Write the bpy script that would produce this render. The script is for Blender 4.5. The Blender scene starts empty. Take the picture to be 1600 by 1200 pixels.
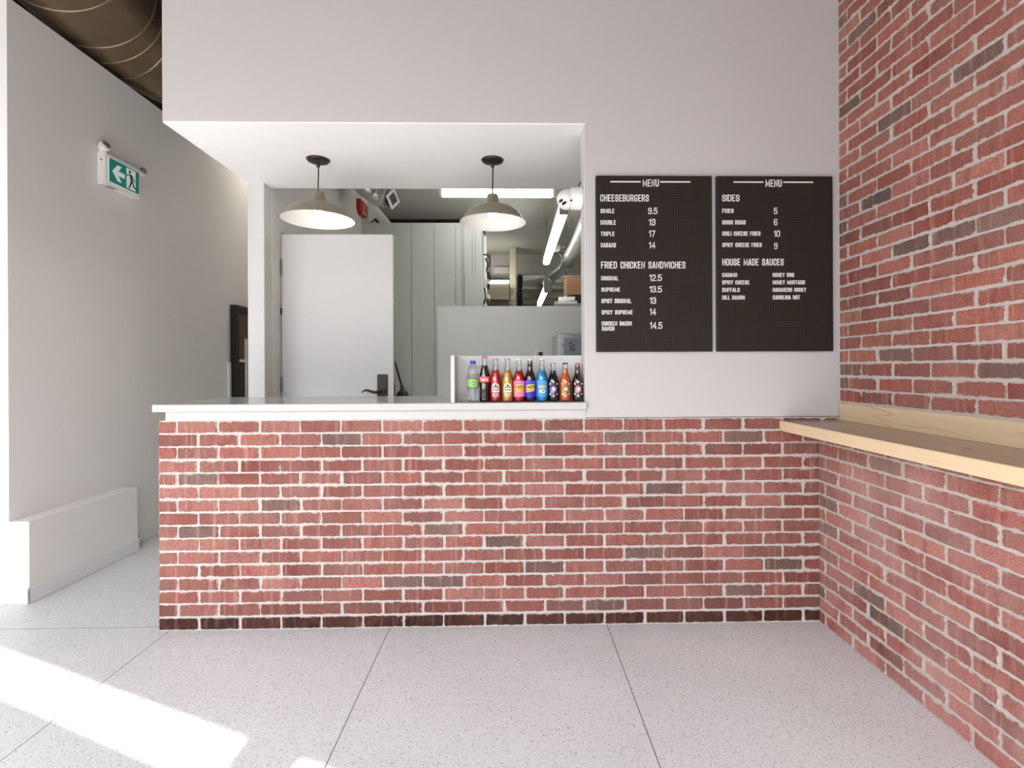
import bpy, math, random
from mathutils import Vector, Matrix
R = math.radians
C = bpy.context.scene.collection
sc = bpy.context.scene

# ------------------------------------------------------------------ camera
cam_d = bpy.data.cameras.new('camera')
cam_d.sensor_fit = 'HORIZONTAL'
cam_d.sensor_width = 36.0
cam_d.lens = 810.0 / 1600.0 * 36.0
cam_d.shift_x = -14.4 / 1600.0
cam_d.shift_y = -25.0 / 1600.0
cam_d.clip_start = 0.02
cam = bpy.data.objects.new('camera', cam_d)
C.objects.link(cam)
cam.matrix_world = (Matrix.Translation((0, 0, 1.35)) @ Matrix.Rotation(R(-1.16), 4, 'Z')
                    @ Matrix.Rotation(R(90), 4, 'X') @ Matrix.Rotation(-0.0045, 4, 'Z'))
sc.camera = cam

# ------------------------------------------------------------------ light
sc.view_settings.view_transform = 'Standard'
sc.view_settings.look = 'None'
sc.view_settings.gamma = 1.0
sc.view_settings.use_curve_mapping = False
sc.view_settings.exposure = 0.15

W = bpy.data.worlds.new('sky')
sc.world = W
W.use_nodes = True
wb = W.node_tree.nodes['Background']
_t = W.node_tree
_tc = _t.nodes.new('ShaderNodeTexCoord')
_sx = _t.nodes.new('ShaderNodeSeparateXYZ')
_t.links.new(_tc.outputs['Generated'], _sx.inputs[0])
_mr = _t.nodes.new('ShaderNodeMapRange')        # bright open sky above, a duller street below
_mr.interpolation_type = 'SMOOTHSTEP'
_mr.inputs[1].default_value = 0.0
_mr.inputs[2].default_value = 0.4
_mr.inputs[3].default_value = 0.9
_mr.inputs[4].default_value = 8.5
_t.links.new(_sx.outputs[2], _mr.inputs[0])
_t.links.new(_mr.outputs[0], wb.inputs[1])
wb.inputs[0].default_value = (0.9, 0.95, 1.02, 1)

sun_d = bpy.data.lights.new('sun', 'SUN')
sun_d.energy = 12.0
sun_d.angle = R(0.5)
sun_d.color = (1.0, 0.98, 0.95)
sun = bpy.data.objects.new('sun', sun_d)
C.objects.link(sun)
sun.location = (0, -8, 9)
sun.rotation_euler = (R(45), 0, 0)          # shines towards +Y and down at 45 degrees

# storefront glazing line: y = GY - GS * x, behind the camera
GY, GS = -2.05, 0.433
gl = math.hypot(1, GS)
por_d = bpy.data.lights.new('storefront_portal', 'AREA')
por_d.shape = 'RECTANGLE'
por_d.size = 6.5
por_d.size_y = 3.7
por_d.cycles.is_portal = True
por = bpy.data.objects.new('storefront_portal', por_d)
C.objects.link(por)
por.matrix_world = (Matrix.Translation((-1.25, GY + GS * 1.25 + 0.12, 1.87))
                    @ Matrix.Rotation(math.atan(-GS), 4, 'Z') @ Matrix.Rotation(R(90), 4, 'X'))

hall_d = bpy.data.lights.new('hall_fill', 'AREA')  # added fill light without a fixture, out of view, lifts the left wall
hall_d.shape = 'DISK'
hall_d.size = 0.5
hall_d.energy = 18.0
hall_d.color = (1.0, 0.93, 0.82)
hall = bpy.data.objects.new('hall_fill', hall_d)
C.objects.link(hall)
hall.location = (-2.35, 5.9, 4.2)

try:
    sc.cycles.max_bounces = 10
    sc.cycles.diffuse_bounces = 6
    sc.cycles.transparent_max_bounces = 16
    sc.cycles.sample_clamp_indirect = 6.0
    sc.cycles.caustics_reflective = False
    sc.cycles.caustics_refractive = False
except Exception:
    pass


# ------------------------------------------------------------------ materials
def lin(c):
    return tuple(((v / 255.0) / 12.92 if v / 255.0 <= 0.04045 else ((v / 255.0 + 0.055) / 1.055) ** 2.4) for v in c)


class NT:
    def __init__(self, name):
        self.m = bpy.data.materials.new(name)
        self.m.use_nodes = True
        self.t = self.m.node_tree
        self.b = self.t.nodes['Principled BSDF']
        self.o = self.t.nodes['Material Output']

    def n(self, typ, **kw):
        nd = self.t.nodes.new(typ)
        for k, v in kw.items():
            setattr(nd, k, v)
        return nd

    def l(self, a, b):
        self.t.links.new(a, b)

    def val(self, sock, v):
        if hasattr(v, 'is_linked') or hasattr(v, 'links'):
            self.l(v, sock)
        else:
            sock.default_value = v

    def math(self, op, a, b=0.0, c=None, clamp=False):
        nd = self.n('ShaderNodeMath', operation=op, use_clamp=clamp)
        self.val(nd.inputs[0], a)
        self.val(nd.inputs[1], b)
        if c is not None:
            self.val(nd.inputs[2], c)
        return nd.outputs[0]

    def mix(self, f, a, b, mode='MIX'):
        nd = self.n('ShaderNodeMix', data_type='RGBA', blend_type=mode)
        self.val(nd.inputs[0], f)
        for s, v in ((nd.inputs[6], a), (nd.inputs[7], b)):
            if isinstance(v, tuple):
                s.default_value = (*v[:3], 1)
            else:
                self.l(v, s)
        return nd.outputs[2]

    def ramp(self, v, lo, hi):
        nd = self.n('ShaderNodeMapRange', clamp=True)
        self.val(nd.inputs[0], v)
        nd.inputs[1].default_value = lo
        nd.inputs[2].default_value = hi
        return nd.outputs[0]

    def coord(self, scale=(1, 1, 1)):
        tc = self.n('ShaderNodeTexCoord')
        mp = self.n('ShaderNodeMapping')
        mp.inputs['Scale'].default_value = scale
        self.l(tc.outputs['Object'], mp.inputs[0])
        return mp.outputs[0]

    def noise(self, vec, scale, detail=3.0, rough=0.55, dist=0.0):
        nd = self.n('ShaderNodeTexNoise')
        self.l(vec, nd.inputs['Vector'])
        nd.inputs['Scale'].default_value = scale
        nd.inputs['Detail'].default_value = detail
        nd.inputs['Roughness'].default_value = rough
        nd.inputs['Distortion'].default_value = dist
        return nd.outputs['Fac']

    def bump(self, h, strength=0.2, dist=0.002):
        nd = self.n('ShaderNodeBump')
        nd.inputs['Strength'].default_value = strength
        nd.inputs['Distance'].default_value = dist
        self.l(h, nd.inputs['Height'])
        self.l(nd.outputs[0], self.b.inputs['Normal'])


def plain(name, rgb, rough=0.5, metal=0.0, var=0.06, scale=8.0, bump=0.0, coat=0.0, emit=0.0, emit_rgb=None, spec=0.5):
    k = NT(name)
    c = lin(rgb)
    f = k.noise(k.coord(), scale, 3.0)
    k.l(k.mix(f, tuple(v * (1 - var) for v in c), tuple(min(1, v * (1 + var)) for v in c)), k.b.inputs['Base Color'])
    k.b.inputs['Roughness'].default_value = rough
    k.b.inputs['Metallic'].default_value = metal
    k.b.inputs['Coat Weight'].default_value = coat
    k.b.inputs['Specular IOR Level'].default_value = spec
    if bump:
        k.bump(k.noise(k.coord(), 180.0, 2.0), bump, 0.001)
    if emit:
        k.b.inputs['Emission Color'].default_value = (*(emit_rgb or (1, 1, 1)), 1)
        k.b.inputs['Emission Strength'].default_value = emit
    return k.m


def brick_mat(name, haze, haze_rgb, smear=0.0):
    k = NT(name)
    at = k.n('ShaderNodeAttribute', attribute_name='brick_colour')
    ed = k.n('ShaderNodeAttribute', attribute_name='brick_edge')
    co = k.coord()
    fine = k.noise(co, 160.0, 4.0, 0.65)
    hs = k.n('ShaderNodeAttribute', attribute_name='brick_haze').outputs['Fac']
    dk = k.mix(1.0, at.outputs['Color'], (0.66, 0.64, 0.63), 'MULTIPLY')
    lt = k.mix(1.0, at.outputs['Color'], (1.30, 1.42, 1.44), 'MULTIPLY')
    col = k.mix(k.ramp(fine, 0.33, 0.72), dk, lt)
    # darker burnt blotches and pale vertical kiln streaks
    blot = k.noise(co, 14.0, 3.0, 0.6)
    col = k.mix(k.math('MULTIPLY', k.ramp(blot, 0.52, 0.75), 0.45), col, lin((112, 66, 56)))
    st = k.noise(k.coord((46, 46, 3)), 1.0, 2.0, 0.5)
    col = k.mix(k.math('MULTIPLY', k.math('MULTIPLY', k.ramp(st, 0.57, 0.74), 0.45), hs), col, lin((194, 146, 132)))
    sd = k.noise(k.coord((31, 31, 5)), 1.3, 2.0, 0.5)
    col = k.mix(k.math('MULTIPLY', k.ramp(sd, 0.56, 0.7), 0.4), col, lin((98, 54, 46)))
    hz = k.noise(co, 3.2, 4.0, 0.6)
    col = k.mix(k.math('MULTIPLY', k.math('MULTIPLY', k.ramp(hz, 0.35, 0.7), haze), hs), col, haze_rgb)
    nz = k.noise(co, 34.0, 6.0, 0.68)
    nl = k.noise(co, 5.0, 2.0, 0.5)
    v = k.math('ADD', ed.outputs['Fac'], k.math('MULTIPLY', k.math('SUBTRACT', nz, 0.5), 2.6))
    v = k.math('ADD', v, k.math('MULTIPLY', k.math('SUBTRACT', nl, 0.5 - smear), 1.1))
    fac = k.ramp(v, 0.84, 1.16)
    k.l(k.mix(k.math('MULTIPLY', k.math('MULTIPLY', fac, 0.85), k.math('ADD', 0.35, k.math('MULTIPLY', hs, 0.65))), col, lin((202, 190, 182))), k.b.inputs['Base Color'])
    k.b.inputs['Roughness'].default_value = 0.88
    k.b.inputs['Specular IOR Level'].default_value = 0.25
    k.bump(k.math('ADD', k.math('MULTIPLY', fine, 0.7), k.math('MULTIPLY', fac, 0.6)), 0.5, 0.003)
    return k.m


def mortar_mat():
    k = NT('mortar')
    co = k.coord()
    a = k.noise(co, 90.0, 4.0, 0.6)
    b = k.noise(co, 9.0, 3.0, 0.6)
    col = k.mix(a, lin((180, 170, 163)), lin((214, 205, 198)))
    col = k.mix(k.math('MULTIPLY', b, 0.25), col, lin((172, 160, 150)))
    k.l(col, k.b.inputs['Base Color'])
    k.b.inputs['Roughness'].default_value = 0.95
    k.b.inputs['Specular IOR Level'].default_value = 0.2
    k.bump(a, 0.7, 0.004)
    return k.m


def terrazzo_mat():
    k = NT('terrazzo')
    tc = k.n('ShaderNodeTexCoord')
    co = tc.outputs['Object']
    big = k.noise(co, 1.3, 4.0, 0.6)
    col = k.mix(k.ramp(big, 0.3, 0.7), lin((213, 213, 212)), lin((225, 225, 224)))
    for sc_, thr, rgb, amt in ((120.0, 0.2, (138, 130, 125), 0.85), (170.0, 0.24, (162, 155, 150), 0.8),
                               (52.0, 0.085, (112, 102, 97), 0.9), (130.0, 0.22, (246, 243, 238), 0.6)):
        vo = k.n('ShaderNodeTexVoronoi')
        k.l(co, vo.inputs['Vector'])
        vo.inputs['Scale'].default_value = sc_
        spot = k.ramp(vo.outputs['Distance'], thr + 0.1, thr)
        sep = k.n('ShaderNodeSeparateColor')
        k.l(vo.outputs['Color'], sep.inputs[0])
        spot = k.math('MULTIPLY', spot, k.math('GREATER_THAN', sep.outputs[0], 0.55))
        col = k.mix(k.math('MULTIPLY', spot, amt), col, lin(rgb))
    xyz = k.n('ShaderNodeSeparateXYZ')
    k.l(co, xyz.inputs[0])
    lines = None
    for out, off, per in ((xyz.outputs[0], -0.635, 1.134), (xyz.outputs[1], 2.757, 1.10)):
        u = k.math('DIVIDE', k.math('SUBTRACT', out, off), per)
        d = k.math('MULTIPLY', k.math('ABSOLUTE', k.math('SUBTRACT', u, k.math('ROUND', u))), per)
        ln = k.math('LESS_THAN', d, 0.0022)
        lines = ln if lines is None else k.math('MAXIMUM', lines, ln)
    k.l(k.mix(k.math('MULTIPLY', lines, 0.85), col, lin((92, 84, 78))), k.b.inputs['Base Color'])
    k.b.inputs['Roughness'].default_value = 0.42
    k.b.inputs['Specular IOR Level'].default_value = 0.4
    return k.m


def wood_mat(name, a, b, rough, bands=9.0, axis_scale=(1, 0.12, 1)):
    k = NT(name)
    co = k.coord(axis_scale)
    n1 = k.noise(co, 4.5, 2.0, 0.5, 0.6)
    w = k.math('FRACT', k.math('MULTIPLY', n1, bands))
    w = k.math('ABSOLUTE', k.math('SUBTRACT', w, 0.5))
    g = k.ramp(w, 0.06, 0.0)
    n2 = k.noise(k.coord((60, 2.5, 60)), 3.0, 3.0, 0.6)
    col = k.mix(n2, lin(a), tuple(0.86 * v for v in lin(a)))
    k.l(k.mix(k.math('MULTIPLY', g, 0.6), col, lin(b)), k.b.inputs['Base Color'])
    k.b.inputs['Roughness'].default_value = rough
    return k.m


def board_mat():
    k = NT('letter_board_felt')
    tc = k.n('ShaderNodeTexCoord')
    xyz = k.n('ShaderNodeSeparateXYZ')
    k.l(tc.outputs['Object'], xyz.inputs[0])
    g = None
    for o in (xyz.outputs[0], xyz.outputs[2]):
        u = k.math('DIVIDE', o, 0.0125)
        d = k.math('ABSOLUTE', k.math('SUBTRACT', u, k.math('ROUND', u)))
        s = k.ramp(d, 0.26, 0.12)
        g = s if g is None else k.math('MAXIMUM', g, s)
    k.l(k.mix(k.math('MULTIPLY', g, 0.8), lin((52, 41, 32)), lin((26, 19, 15))), k.b.inputs['Base Color'])
    k.b.inputs['Roughness'].default_value = 0.7
    k.b.inputs['Specular IOR Level'].default_value = 0.3
    k.bump(k.math('SUBTRACT', 1.0, g), 0.4, 0.002)
    return k.m


def glass_mat(name, tint, gloss=1.0):
    k = NT(name)
    k.t.nodes.remove(k.b)
    tr = k.n('ShaderNodeBsdfTransparent')
    tr.inputs[0].default_value = (*tint, 1)
    gs = k.n('ShaderNodeBsdfGlossy')
    gs.inputs['Roughness'].default_value = 0.04
    fr = k.n('ShaderNodeFresnel')
    fr.inputs[0].default_value = 1.45
    mx = k.n('ShaderNodeMixShader')
    k.l(k.math('MULTIPLY', k.math('ADD', fr.outputs[0], 0.03), gloss, clamp=True), mx.inputs[0])
    k.l(tr.outputs[0], mx.inputs[1])
    k.l(gs.outputs[0], mx.inputs[2])
    k.l(mx.outputs[0], k.o.inputs[0])
    return k.m


M = dict(
    wall=plain('wall_paint', (197, 192, 189), 0.75, var=0.02, scale=2, bump=0.08, spec=0.3),
    wall_left=plain('hall_paint', (239, 236, 233), 0.75, var=0.02, scale=2, bump=0.08, spec=0.3),
    white=plain('white_paint', (207, 205, 202), 0.55, var=0.012, scale=3),
    soffit=plain('soffit_paint', (242, 240, 237), 0.6, var=0.012, scale=3),
    kitchen=plain('kitchen_paint', (214, 213, 207), 0.7, var=0.02, scale=2),
    kceil=plain('kitchen_ceiling_paint', (196, 195, 186), 0.8, var=0.02, scale=2),
    base=plain('baseboard_paint', (234, 232, 234), 0.5, var=0.03, scale=6),
    black=plain('black_ceiling_and_gap_shade', (30, 25, 20), 0.8),
    quartz=plain('white_quartz', (198, 195, 191), 0.16, var=0.012, scale=20, spec=0.3),
    terrazzo=terrazzo_mat(),
    mortar=mortar_mat(),
    brick=brick_mat('red_brick', 0.22, lin((186, 142, 130))),
    brick_hazy=brick_mat('hazed_red_brick', 0.5, lin((196, 160, 152)), 0.06),
    oak=wood_mat('pale_oak', (232, 206, 168), (172, 138, 98), 0.4),
    oak_edge=wood_mat('oak_edge', (236, 208, 170), (214, 182, 140), 0.4, 7.0, (3, 0.35, 16)),
    oak_top=wood_mat('oak_top', (178, 152, 130), (150, 122, 100), 0.25, 5.0),
    board=board_mat(),
    board_edge=plain('board_edge', (30, 24, 20), 0.5),
    letter=plain('white_plastic_letter', (238, 235, 230), 0.4, var=0.02),
    bronze=plain('olive_bronze_enamel', (122, 115, 96), 0.38, var=0.05, coat=0.25),
    dark_bronze=plain('dark_bronze', (60, 52, 44), 0.35, 0.6),
    enamel=plain('white_enamel', (245, 243, 238), 0.3, var=0.01),
    bulb=plain('lit_bulb', (255, 250, 240), 0.4, emit=4.5, emit_rgb=(1, 0.96, 0.9)),
    tube=plain('lit_tube', (255, 255, 252), 0.4, emit=14.0, emit_rgb=(1, 1.0, 0.965)),
    cord=plain('cord_brown', (62, 52, 44), 0.6),
    duct=plain('oily_dark_duct', (122, 104, 82), 0.3, 0.6, var=0.25, scale=5),
    duct_seam=plain('duct_seam', (128, 110, 88), 0.35, 0.6),
    galv=plain('galvanised_steel', (186, 188, 184), 0.3, 0.6, var=0.15, scale=25),
    steel=plain('stainless', (186, 184, 180), 0.3, 0.85, var=0.05),
    film=plain('grey_film', (136, 142, 148), 0.35, var=0.05),
    plastic=plain('white_plastic', (236, 233, 230), 0.35, var=0.012),
    grey_plastic=plain('grey_plastic', (150, 150, 150), 0.4),
    black_plastic=plain('black_plastic', (20, 20, 21), 0.4),
    red=plain('alarm_red', (176, 24, 34), 0.35, var=0.08),
    green=plain('exit_green', (14, 142, 126), 0.35, var=0.03, emit=0.12, emit_rgb=lin((14, 150, 132))),
    exit_white=plain('exit_white', (232, 246, 246), 0.35, var=0.01, emit=0.15),
    exit_dark=plain('exit_dark_green', (16, 78, 72), 0.4),
    cooler=plain('cooler_panel', (200, 203, 196), 0.45, 0.0, var=0.02, scale=2),
    seam=plain('panel_seam', (150, 153, 148), 0.5),
    cardboard=plain('cardboard', (146, 108, 82), 0.85, var=0.06),
    cream=plain('cream_panel', (228, 218, 192), 0.5),
    beam_steel=plain('joist_steel', (120, 118, 106), 0.6, var=0.15),
    brown_door=plain('brown_wood_door', (104, 72, 40), 0.4, var=0.12),
    maroon=plain('maroon_panel', (62, 26, 24), 0.4, var=0.1),
    black_frame=plain('black_steel_frame', (22, 21, 22), 0.4),
    hinge=plain('hinge_steel', (160, 160, 158), 0.3, 0.8),
    clear=glass_mat('clear_glass', (0.96, 0.975, 0.97), 0.8),
    pet=glass_mat('clear_plastic', (0.99, 0.993, 0.997), 0.6),
)


def liquid(name, rgb):
    return plain(name, rgb, 0.12, var=0.06, scale=30, coat=0.8)


# ------------------------------------------------------------------ mesh building
class MB:
    def __init__(self):
        self.v, self.f, self.s = [], [], []

    def add(self, vs, fs, smooth=False):
        o = len(self.v)
        self.v += [tuple(p) for p in vs]
        for f in fs:
            self.f.append(tuple(i + o for i in f))
            self.s.append(smooth)
        return self

    def box(self, x0, x1, y0, y1, z0, z1):
        vs = [(x, y, z) for z in (z0, z1) for y in (y0, y1) for x in (x0, x1)]
        return self.add(vs, [(0, 2, 3, 1), (4, 5, 7, 6), (0, 1, 5, 4), (2, 6, 7, 3), (0, 4, 6, 2), (1, 3, 7, 5)])

    def bbox(self, x0, x1, y0, y1, z0, z1, b=0.003):
        """box with chamfered edges"""
        lo, hi = Vector((x0, y0, z0)), Vector((x1, y1, z1))
        b = min(b, (x1 - x0) * 0.45, (y1 - y0) * 0.45, (z1 - z0) * 0.45)
        idx, vs = {}, []
        for sx in (0, 1):
            for sy in (0, 1):
                for sz in (0, 1):
                    c = [hi[k] if s else lo[k] for k, s in enumerate((sx, sy, sz))]
                    for ax in range(3):
                        p = [c[k] + (0 if k == ax else (-b if (sx, sy, sz)[k] else b)) for k in range(3)]
                        idx[(sx, sy, sz, ax)] = len(vs)
                        vs.append(p)
        fs = []
        for ax in range(3):
            u, w = [k for k in range(3) if k != ax]
            for s in (0, 1):
                q = []
                for (a, d) in ((0, 0), (1, 0), (1, 1), (0, 1)):
                    k = [0, 0, 0]
                    k[ax], k[u], k[w] = s, a, d
                    q.append(idx[(*k, ax)])
                fs.append(tuple(q))
        for ax in range(3):            # edges along ax
            u, w = [k for k in range(3) if k != ax]
            for a in (0, 1):
                for d in (0, 1):
                    k0, k1 = [0, 0, 0], [0, 0, 0]
                    k0[ax], k1[ax] = 0, 1
                    k0[u] = k1[u] = a
                    k0[w] = k1[w] = d
                    fs.append((idx[(*k0, u)], idx[(*k1, u)], idx[(*k1, w)], idx[(*k0, w)]))
        for sx in (0, 1):
            for sy in (0, 1):
                for sz in (0, 1):
                    fs.append(tuple(idx[(sx, sy, sz, ax)] for ax in range(3)))
        return self.add(vs, fs)

    def lathe(self, prof, n=28, axis='Z', o=(0, 0, 0), smooth=True, caps=True):
        """prof: list of (radius, height)"""
        vs, fs = [], []
        for r, h in prof:
            for k in range(n):
                a = 2 * math.pi * k / n
                c, s = r * math.cos(a), r * math.sin(a)
                p = {'Z': (c, s, h), 'X': (h, c, s), 'Y': (s, h, c)}[axis]
                vs.append((p[0] + o[0], p[1] + o[1], p[2] + o[2]))
        for i in range(len(prof) - 1):
            for k in range(n):
                k2 = (k + 1) % n
                fs.append((i * n + k, i * n + k2, (i + 1) * n + k2, (i + 1) * n + k))
        self.add(vs, fs, smooth)
        if caps:
            m = len(self.v) - len(vs)
            if prof[0][0] > 1e-5:
                self.f.append(tuple(m + k for k in reversed(range(n))))
                self.s.append(False)
            if prof[-1][0] > 1e-5:
                self.f.append(tuple(m + (len(prof) - 1) * n + k for k in range(n)))
                self.s.append(False)
        return self

    def tube(self, pts, r, n=10, smooth=True):
        pts = [Vector(p) for p in pts]
        rs = r if isinstance(r, (list, tuple)) else [r] * len(pts)
        vs, fs = [], []
        up = None
        for i, p in enumerate(pts):
            d = (pts[min(i + 1, len(pts) - 1)] - pts[max(i - 1, 0)]).normalized()
            if up is None:
                up = Vector((0, 0, 1)) if abs(d.z) < 0.9 else Vector((1, 0, 0))
            a = d.cross(up).normalized()
            up = a.cross(d).normalized()
            for k in range(n):
                t = 2 * math.pi * k / n
                vs.append(p + a * (rs[i] * math.cos(t)) + up * (rs[i] * math.sin(t)))
        for i in range(len(pts) - 1):
            for k in range(n):
                k2 = (k + 1) % n
                fs.append((i * n + k, i * n + k2, (i + 1) * n + k2, (i + 1) * n + k))
        self.add(vs, fs, smooth)
        m = len(self.v) - len(vs)
        self.f.append(tuple(m + k for k in reversed(range(n))))
        self.f.append(tuple(m + (len(pts) - 1) * n + k for k in range(n)))
        self.s += [False, False]
        return self

    def prism(self, poly, o, u, w, depth):
        """poly: 2-D outline in axes u, w from o, extruded along u x w"""
        o, u, w = Vector(o), Vector(u), Vector(w)
        nrm = u.cross(w).normalized() * depth
        a = [o + u * x + w * y for x, y in poly]
        n = len(a)
        vs = a + [p + nrm for p in a]
        fs = [tuple(reversed(range(n))), tuple(range(n, 2 * n))]
        fs += [(i, (i + 1) % n, n + (i + 1) % n, n + i) for i in range(n)]
        return self.add(vs, fs)

    def xform(self, mat):
        self.v = [tuple(mat @ Vector(p)) for p in self.v]
        return self

    def build(self, name, mat, parent=None, origin=None):
        off = Vector((0, 0, 0))
        if parent is not None:
            q = parent
            while q is not None:
                off += q.location
                q = q.parent
        elif origin is not None:
            off = Vector(origin)
        else:
            xs, ys, zs = zip(*self.v)
            off = Vector(((min(xs) + max(xs)) / 2, (min(ys) + max(ys)) / 2, min(zs)))
        me = bpy.data.meshes.new(name)
        me.from_pydata([(x - off.x, y - off.y, z - off.z) for x, y, z in self.v], [], self.f)
        me.polygons.foreach_set('use_smooth', self.s)
        me.materials.append(M[mat] if isinstance(mat, str) else mat)
        me.update()
        ob = bpy.data.objects.new(name, me)
        C.objects.link(ob)
        if parent is not None:
            ob.parent = parent
        else:
            ob.location = off
        return ob


def tag(o, label, cat, group=None):
    o['label'] = label
    o['category'] = cat
    if group:
        o['group'] = group
    return o


def thing(name, label, cat, loc, group=None):
    o = bpy.data.objects.new(name, None)
    o.empty_display_size = 0.1
    C.objects.link(o)
    o.location = loc
    return tag(o, label, cat, group)


def struct(o):
    o['kind'] = 'structure'
    return o


_dg_font = {}


def text_mb(s, rect, to3d, depth=0.003, bold=0.012):
    """s fitted to rect (x0, x1, y0, y1); to3d maps (x, y, d) to world"""
    cu = bpy.data.curves.new('lettering', 'FONT')
    cu.body = s
    cu.size = 1.0
    cu.extrude = 0.5
    cu.offset = bold
    cu.resolution_u = 3
    ob = bpy.data.objects.new('lettering', cu)
    C.objects.link(ob)
    dg = bpy.context.evaluated_depsgraph_get()
    me = bpy.data.meshes.new_from_object(ob.evaluated_get(dg))
    vs = [v.co.copy() for v in me.vertices]
    fs = [tuple(p.vertices) for p in me.polygons]
    bpy.data.objects.remove(ob)
    bpy.data.curves.remove(cu)
    bpy.data.meshes.remove(me)
    x0, x1 = min(v.x for v in vs), max(v.x for v in vs)
    y0, y1 = min(v.y for v in vs), max(v.y for v in vs)
    a0, a1, b0, b1 = rect
    mb = MB()
    mb.add([to3d(a0 + (v.x - x0) / (x1 - x0) * (a1 - a0), b0 + (v.y - y0) / (y1 - y0) * (b1 - b0), (v.z + 0.5) * depth) for v in vs], fs)
    return mb


GLYPH = {
    'A': (0.98, [[(0, 0), (.42, 1), (.58, 1), (1, 0)], [(.14, .27), (.86, .27)]]),
    'B': (1, [[(0, 0), (0, 1), (.72, 1), (1, .88), (1, .64), (.78, .53), (0, .53)], [(.78, .53), (1, .42), (1, .12), (.72, 0), (0, 0)]]),
    'C': (1, [[(1, .66), (1, .86), (.74, 1), (.26, 1), (0, .86), (0, .14), (.26, 0), (.74, 0), (1, .14), (1, .34)]]),
    'D': (1, [[(0, 0), (0, 1), (.68, 1), (1, .86), (1, .14), (.68, 0), (0, 0)]]),
    'E': (.84, [[(1, 1), (0, 1), (0, 0), (1, 0)], [(0, .52), (.85, .52)]]),
    'F': (.82, [[(1, 1), (0, 1), (0, 0)], [(0, .5), (.85, .5)]]),
    'G': (1, [[(1, .78), (1, .88), (.74, 1), (.26, 1), (0, .86), (0, .14), (.26, 0), (.74, 0), (1, .14), (1, .43), (.55, .43)]]),
    'H': (1, [[(0, 0), (0, 1)], [(1, 0), (1, 1)], [(0, .52), (1, .52)]]),
    'I': (0, [[(0, 0), (0, 1)]]),
    'K': (1, [[(0, 0), (0, 1)], [(1, 1), (.05, .46)], [(.3, .6), (1, 0)]]),
    'L': (.8, [[(0, 1), (0, 0), (1, 0)]]),
    'M': (1.4, [[(0, 0), (0, 1), (.5, .2), (1, 1), (1, 0)]]),
    'N': (1.05, [[(0, 0), (0, 1), (1, 0), (1, 1)]]),
    'O': (1, [[(.26, 0), (0, .14), (0, .86), (.26, 1), (.74, 1), (1, .86), (1, .14), (.74, 0), (.26, 0)]]),
    'P': (1, [[(0, 0), (0, 1), (.72, 1), (1, .87), (1, .57), (.72, .44), (0, .44)]]),
    'Q': (1, [[(.26, 0), (0, .14), (0, .86), (.26, 1), (.74, 1), (1, .86), (1, .14), (.74, 0), (.26, 0)], [(.6, .25), (1, -.04)]]),
    'R': (1, [[(0, 0), (0, 1), (.72, 1), (1, .87), (1, .6), (.72, .47), (0, .47)], [(.6, .47), (1, 0)]]),
    'S': (1, [[(1, .7), (1, .86), (.74, 1), (.26, 1), (0, .86), (0, .68), (1, .34), (1, .14), (.74, 0), (.26, 0), (0, .14), (0, .3)]]),
    'T': (.92, [[(0, 1), (1, 1)], [(.5, 1), (.5, 0)]]),
    'U': (1, [[(0, 1), (0, .14), (.26, 0), (.74, 0), (1, .14), (1, 1)]]),
    'W': (1.5, [[(0, 1), (.22, 0), (.5, .85), (.78, 0), (1, 1)]]),
    'Y': (1, [[(0, 1), (.5, .45), (1, 1)], [(.5, .45), (.5, 0)]]),
    '.': (0, [[(0, 0), (0, .02)]]),
    ' ': (.55, []),
    '0': (1, [[(.26, 0), (0, .14), (0, .86), (.26, 1), (.74, 1), (1, .86), (1, .14), (.74, 0), (.26, 0)]]),
    '1': (.45, [[(0, .8), (1, 1), (1, 0)]]),
    '2': (1, [[(0, .7), (0, .86), (.26, 1), (.74, 1), (1, .86), (1, .62), (0, .12), (0, 0), (1, 0)]]),
    '3': (1, [[(0, .72), (0, .86), (.26, 1), (.74, 1), (1, .86), (1, .64), (.76, .52), (.4, .52)], [(.76, .52), (1, .4), (1, .14), (.74, 0), (.26, 0), (0, .14), (0, .28)]]),
    '4': (1.05, [[(.74, 0), (.74, 1), (0, .28), (1, .28)]]),
    '5': (1, [[(1, 1), (.05, 1), (0, .5), (.26, .62), (.74, .62), (1, .48), (1, .14), (.74, 0), (.26, 0), (0, .12), (0, .2)]]),
    '6': (1, [[(1, .82), (1, .88), (.74, 1), (.26, 1), (0, .86), (0, .14), (.26, 0), (.74, 0), (1, .14), (1, .36), (.74, .5), (.26, .5), (0, .38)]]),
    '7': (.95, [[(0, 1), (1, 1), (.3, 0)]]),
    '9': (1, [[(0, .18), (0, .12), (.26, 0), (.74, 0), (1, .14), (1, .86), (.74, 1), (.26, 1), (0, .86), (0, .64), (.26, .5), (.74, .5), (1, .62)]]),
}


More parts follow.
